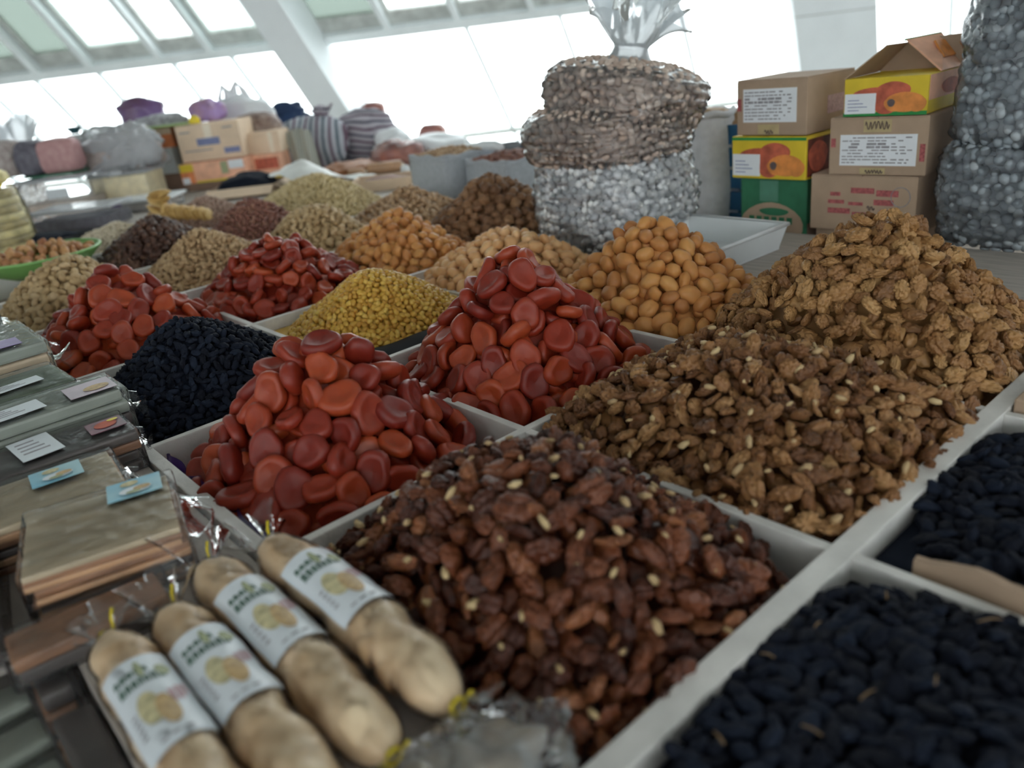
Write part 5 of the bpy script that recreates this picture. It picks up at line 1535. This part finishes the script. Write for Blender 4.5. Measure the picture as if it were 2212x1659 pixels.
mb = MB(); mb.lathe([(0.026, 0.0), (0.0255, 0.004), (0.021, 0.034), (0.016, 0.043), (0.0, 0.045)], 24); mb.build('cup_body', M_white_plastic, t, smooth=True)
mb = MB(); mb.lathe([(0.024, 0.0), (0.028, 0.0), (0.028, 0.004), (0.024, 0.004)], 24); mb.build('cup_rim', M_white_plastic, t, smooth=True)
t = farbox('open_carton', 'long shallow cardboard tray before the tan wrapped rolls', (2.00, 3.22, 0.886), 0.30, 0.20, 0.05, M_card_light, open_top=True, rz=FZ)
mb = MB(); blob(mb, (0, 0.1, 0.02), (0.135, 0.085, 0.03), 0.2, 2, 3, 3, 0.3); o = mb.build('contents', I_rust, t, smooth=True)
farbox('cardboard_slip', 'pale cardboard slip standing against the long shallow tray', (2.085, 3.02, 0.886), 0.12, 0.012, 0.055, M_card_light, cat='cardboard')
# white film laid over the pale yellow nuts
t = empty('white_film', (1.90, 3.72, 0.895), 0, 'white translucent film laid over the pale yellow nut heap', 'film')
mb = MB()
def wf(u, v, dz=0.0):
    x = -0.14 + 0.46 * u; y = 0.05 - 0.16 * u + (v - 0.5) * 0.34
    z = 0.125 * math.exp(-((u - 0.22) / 0.30) ** 2) * (1 - abs(v - 0.5) * 0.9) + 0.012 + 0.010 * nz3((u * 4, v * 3, 0), 1.5, 2) + 0.02 * (v - 0.3) * (1 - u)
    return (x, y, z + dz)
mb.sheet(wf, 40, 20); mb.sheet(lambda u, v: wf(u, v, 0.0015), 40, 20)
mb.build('film_sheet', mat('soft_white_film', (0.70, 0.71, 0.68), 0.4, 0.06, 10.0, 0.4, 20.0), t, smooth=True)
t = empty('draped_cloth', (2.22, 4.44, 0.886), FZ, 'greenish grey striped cloth draped over the end of the peach carton', 'cloth')
mb = MB()
def dc(u, v, o=0.0):
    x = -0.07 + 0.15 * u + 0.05 * v; y = -0.02 + 0.012 * math.sin(u * 14 + 2 * v) + 0.06 * (1 - v) - o
    return (x, y, 0.235 * (1 - v) + 0.02 * math.sin(u * 3))
mb.sheet(dc, 40, 16); mb.sheet(lambda u, v: dc(u, v, 0.003), 40, 16)
mb.build('cloth_sheet', stripe_mat('grey_green_cloth', (0.45, 0.46, 0.40), [(0.16, 0.17, 0.14), (0.40, 0.41, 0.36)], 0, 26.0, wob=1.0), t, smooth=True)

# ------------------------------------------------------------------ far left: clear boxes, bags, jar, bowl
def clear_box(label, c, w, d, h, content_m, fillh, rz=None, tagm=None, seed=0, lid=True):
    t = empty('clear_box', c, FZ if rz is None else rz, label, 'box', 'clear plastic boxes')
    mb = MB(); rbox(mb, (0, 0, fillh / 2 + 0.004), (w - 0.016, d - 0.016, fillh), 0.006, 2); o = mb.build('contents', content_m, t); tag(o, kind='stuff')
    mb = MB()
    V = [(-w / 2 * k, -d / 2 * k, z) for k, z in ((0.94, 0), (1, h))]
    for (ax, ay, bx, by) in ((-1, -1, 1, -1), (1, -1, 1, 1), (1, 1, -1, 1), (-1, 1, -1, -1)):
        mb.add([(ax * w / 2 * .95, ay * d / 2 * .95, 0.001), (bx * w / 2 * .95, by * d / 2 * .95, 0.001), (bx * w / 2, by * d / 2, h), (ax * w / 2, ay * d / 2, h)], [(0, 1, 2, 3)])
    mb.build('box_wall', F_clear, t)
    mb = MB(); rbox(mb, (0, 0, h + 0.006), (w + 0.016, d + 0.016, 0.014), 0.005, 2); mb.build('lid', F_milky, t)
    if tagm:
        mb = MB(); mb.box(-0.02, 0.09, -d / 2 - 0.006, -d / 2 - 0.003, h * 0.55, h * 0.80); mb.build('paper_label', tagm, t)
    return t
M_mixed = item_mat('mixed_pale_nuts', [(0.52, 0.42, 0.35), (0.74, 0.64, 0.55)], 0.6, 0.3, 60.0, mott=0.9, mscale=50.0)
M_cream_fill = mat('cream_cubes', (0.88, 0.78, 0.54), 0.6, 0.12, 30.0)
clear_box('clear plastic box with white label, next to the yellow jar', (0.98, 4.60, 0.896), 0.31, 0.24, 0.185, M_mixed, 0.075, tagm=M_label, seed=1)
clear_box('clear plastic box filled with cream coloured cubes', (1.31, 4.63, 0.896), 0.305, 0.24, 0.155, M_cream_fill, 0.145, seed=2)
clear_box('flat clear plastic box of dark raisins before the labelled clear box', (0.90, 4.02, 0.896), 0.36, 0.22, 0.085, M_darknut, 0.05, seed=3)
t = empty('lidded_tub', (1.26, 4.22, 0.896), FZ, 'low white lidded tub with a purple sticker', 'tub')
mb = MB(); rbox(mb, (0, 0, 0.024), (0.29, 0.18, 0.046), 0.01, 3); mb.build('tub_body', F_thin, t)
mb = MB(); rbox(mb, (0, 0, 0.053), (0.315, 0.20, 0.016), 0.006, 2); mb.build('lid', M_white_plastic, t)
mb = MB(); rbox(mb, (0, 0, 0.02), (0.26, 0.15, 0.03), 0.006, 2); mb.build('contents', M_mixed, t)
mb = MB(); mb.box(-0.15, -0.095, -0.102, -0.094, 0.018, 0.046); mb.build('sticker', M_purple, t)
# bags above the clear boxes
bag('candy_bag', 'clear bag of pink candy standing on the labelled clear box', (1.04, 4.70, 1.104), (0.098, 0.07, 0.088), M_pinknut, 41, lump=0.08, sq=0.5, flat=0.9)
bag('candy_bag', 'dark grey candy bag next to the pink candy bag', (0.93, 4.80, 1.103), (0.075, 0.07, 0.088), M_darknut, 42, lump=0.15, sq=0.55, flat=0.9)
bag('candy_bag', 'mottled brown candy bag at the left picture edge', (0.84, 4.98, 1.103), (0.105, 0.08, 0.095), M_mixnut, 43, lump=0.2, sq=0.6, flat=0.9)
t = empty('green_board', (0.99, 4.745, 1.094), FZ, 'thin dark green board under the candy bags', 'board')
mb = MB(); rbox(mb, (0, 0, 0.004), (0.30, 0.17, 0.008), 0.002, 1); mb.build('board_body', mat('dark_green_board', (0.02, 0.15, 0.08), 0.5, 0.1, 10.0), t)
t = bag('milky_bag', 'large milky plastic bag sprawling over the cream box', (1.33, 4.72, 1.07), (0.215, 0.13, 0.125), M_mixnut, 44, lump=0.2, flat=0.5)
mb = MB(); blob(mb, (0, 0, 0.072), (0.235, 0.15, 0.15), 0.3, 1.7, 45, 5, 0.5, 0.85, fine=0.12); mb.build('film', F_milky, t, smooth=True)
t = bag('milky_bag', 'tall wispy clear bag with open top at the left edge', (0.93, 5.16, 1.103), (0.17, 0.10, 0.085), M_mixnut, 46, lump=0.3, flat=0.6,
        extra=[('film', F_milky, knot_at(0.02, 0.0, 0.05, 0.13, 3)), ('film', F_milky, knot_at(-0.13, 0.0, 0.05, 0.13, 5))])
for (x, y, z, r, lab) in ((1.26, 5.20, 1.235, 0.045, 'dark teal bowl on the grey dish behind the milky bag'),):
    t = empty('dark_bowl', (x, y, z + 0.03), 0, lab, 'bowl')
    mb = MB(); mb.lathe([(0.0, 0.0), (r * 0.5, 0.004), (r * 0.95, 0.030), (r, 0.036), (r * 0.92, 0.034), (r * 0.4, 0.010), (0, 0.008)], 28); mb.build('bowl_body', mat('dark_teal', (0.03, 0.10, 0.12), 0.4, 0.1, 10.0), t, smooth=True)
    mb = MB(); mb.lathe([(r * 0.3, -0.003), (r * 0.55, -0.003), (r * 0.5, 0.004), (r * 0.3, 0.004)], 24); mb.build('foot', MATS['dark_teal'], t, smooth=True)
    t = empty('grey_dish', (x + 0.005, y - 0.01, 0.896), 0, 'grey stand with a dish behind the milky bag', 'stand')
    mb = MB(); mb.lathe([(0.0, 0.0), (0.07, 0.0), (0.06, 0.02), (0.02, 0.05), (0.018, 0.30), (0.04, 0.335), (0.055, 0.35), (0.055, 0.362), (0.0, 0.362)], 24); mb.build('stand_body', M_greybag, t, smooth=True)
# yellow jar-shaped clear tub of sweets at the left edge
t = empty('sweet_jar', (0.53, 3.80, 0.896), 0, 'tall clear tub stacked with yellow sweets at the left edge', 'jar')
M_sweet = mat('yellow_sweets', (0.74, 0.64, 0.32), 0.5, 0.3, 20.0, 0.3, 60.0)
M_sweet2 = mat('olive_sweets', (0.46, 0.38, 0.18), 0.5, 0.3, 30.0, 0.3, 60.0)
for k in range(8):
    mb = MB(); mb.lathe([(0.0, 0.03 * k), (0.118 - 0.002 * k, 0.03 * k), (0.122 - 0.002 * k, 0.03 * k + 0.013), (0.118 - 0.002 * k, 0.03 * k + 0.027), (0.0, 0.03 * k + 0.027)], 36); mb.build('sweet_layer', M_sweet if k % 2 == 0 else M_sweet2, t, smooth=False)
mb = MB(); mb.lathe([(0.128, 0.0), (0.132, 0.03), (0.130, 0.15), (0.115, 0.235), (0.108, 0.25)], 48); mb.build('clear_wall', F_clear, t, smooth=True)
for k in range(9):
    a = k * 2.4
    mb = MB(); blob(mb, (0.06 * math.cos(a) * (k > 0), 0.06 * math.sin(a) * (k > 0), 0.262 + 0.012 * (k % 3)), (0.040, 0.036, 0.03), 0.4, 2, k, 3, fine=0.1); mb.build('yellow_sweet', M_sweet if k % 3 else M_yellow_tie, t, smooth=True)
# green bowl of dried fruit
t = empty('green_bowl', (0.50, 2.98, 0.905), FZ, 'wide green plastic bowl heaped with dried fruit at the left', 'bowl')
mb = MB(); mb.lathe([(0.0, 0.0), (0.09, 0.002), (0.15, 0.028), (0.185, 0.062), (0.192, 0.070), (0.186, 0.070), (0.148, 0.034), (0.09, 0.008), (0.0, 0.006)], 48); mb.build('bowl_body', M_green_bowl, t, smooth=True)
mb = MB(); mb.tube([(0.189 * math.cos(q), 0.189 * math.sin(q), 0.070) for q in [2 * math.pi * i / 48 for i in range(49)]], 0.005, 8, cap=False); mb.build('bowl_rim', M_green_bowl, t, smooth=True)
I_mix = item_mat('orange_brown_dried_fruit', [(0.30, 0.11, 0.05), (0.45, 0.22, 0.09), (0.58, 0.34, 0.15)], 0.5, 0.2, 3.0, mott=0.3, mscale=1.5)
mx = meshes_of('bowl_fruit', amb_hi, I_mix)
k = 0
for ring_r, cnt, zz in ((0.155, 26, 0.058), (0.12, 20, 0.070), (0.08, 14, 0.082), (0.035, 6, 0.092), (0.10, 15, 0.062)):
    for i in range(cnt):
        a = 2 * math.pi * i / cnt + ring_r * 20
        o = bpy.data.objects.new('bowl_fruit', mx[k % len(mx)]); k += 1
        col.objects.link(o)
        s = random.uniform(0.015, 0.020)
        o.scale = (s, s, s)
        o.rotation_euler = (random.uniform(0, 6), random.uniform(0, 6), random.uniform(0, 6))
        o.location = (0.50 + ring_r * math.cos(a), 2.98 + ring_r * math.sin(a), 0.905 + zz + random.uniform(-0.004, 0.006))
        tag(o, 'orange brown dried fruit piled in the green bowl', 'dried fruit', 'dried fruit in the green bowl')
# knotted bundle of yellow dried fruit and the dark tray behind the bowl
t = empty('fruit_string', (1.085, 3.40, 0.925), FZ, 'coiled string of yellowish dried fruit lying behind the brown fruit', 'dried fruit')
M_strip = item_mat('yellow_dried_disc', [(0.42, 0.24, 0.07), (0.56, 0.36, 0.12), (0.64, 0.46, 0.20)], 0.5, 0.2, 3.0, mott=0.3, mscale=2.0)
dv, df = shape_lump(5, 3, (1.0, 1.0, 0.24), 0.12, 1.5, 0.06)
for k in range(19):
    if k < 9:
        q = k / 8
        p = Vector((-0.060 + 0.05 * q, 0.012 * (k % 2), 0.02 + 0.10 * math.sin(q * 2.4))); ax = Vector((0.9 - 1.6 * q, 0.2 * (k % 3 - 1), 1.0)); rr = 0.040 + 0.008 * (k % 2) - 0.014 * q
    else:
        q = (k - 9) / 9
        p = Vector((-0.005 + 0.175 * q, -0.01 - 0.03 * q, 0.045 - 0.028 * q)); ax = Vector((1.0, -0.2, 0.35 - 0.2 * q)); rr = 0.034 - 0.007 * q + 0.004 * (k % 2)
    M3 = ax.to_track_quat('Z', 'Y').to_matrix()
    mb = MB(); mb.add([p + M3 @ (Vector(v) * rr) for v in dv], df); mb.build('fruit_disc', M_strip, t, smooth=True)
t = empty('dark_tray', (0.66, 3.78, 0.896), FZ, 'dark raisin tray behind the green bowl', 'tray')
mb = MB(); rbox(mb, (0, 0, 0.012), (0.36, 0.20, 0.024), 0.006, 2); mb.build('tray_body', M_black_plastic, t)
mb = MB(); blob(mb, (0, 0, 0.022), (0.165, 0.085, 0.02), 0.2, 3, 5, 4, fine=0.15); o = mb.build('raisins', I_black, t, smooth=True); tag(o, kind='stuff')
# window ledge goods seen between the tower and the cartons
t = empty('ledge_shelf', (3.75, 2.70, 0.0), FZ, 'pale shelf unit under the windows behind the white woven sack', 'shelf')
mb = MB(); rbox(mb, (0, 0.15, 0.90), (0.8, 0.3, 0.03), 0.003, 1); mb.build('shelf_board', M_wall, t)
for sx in (-0.38, 0.0, 0.38):
    mb = MB(); rbox(mb, (sx, 0.15, 0.4425), (0.03, 0.28, 0.885), 0.003, 1); mb.build('shelf_upright', M_wall, t)
mb = MB(); rbox(mb, (0, 0.15, 0.72), (0.73, 0.27, 0.02), 0.003, 1); mb.build('shelf_board', M_wall, t)
bag('teal_bag', 'small teal bag lying on the pale shelf under the windows', (3.80, 2.87, 0.918), (0.07, 0.05, 0.035), mat('teal_bag_plastic', (0.20, 0.45, 0.45), 0.4, 0.2, 10.0), 51)
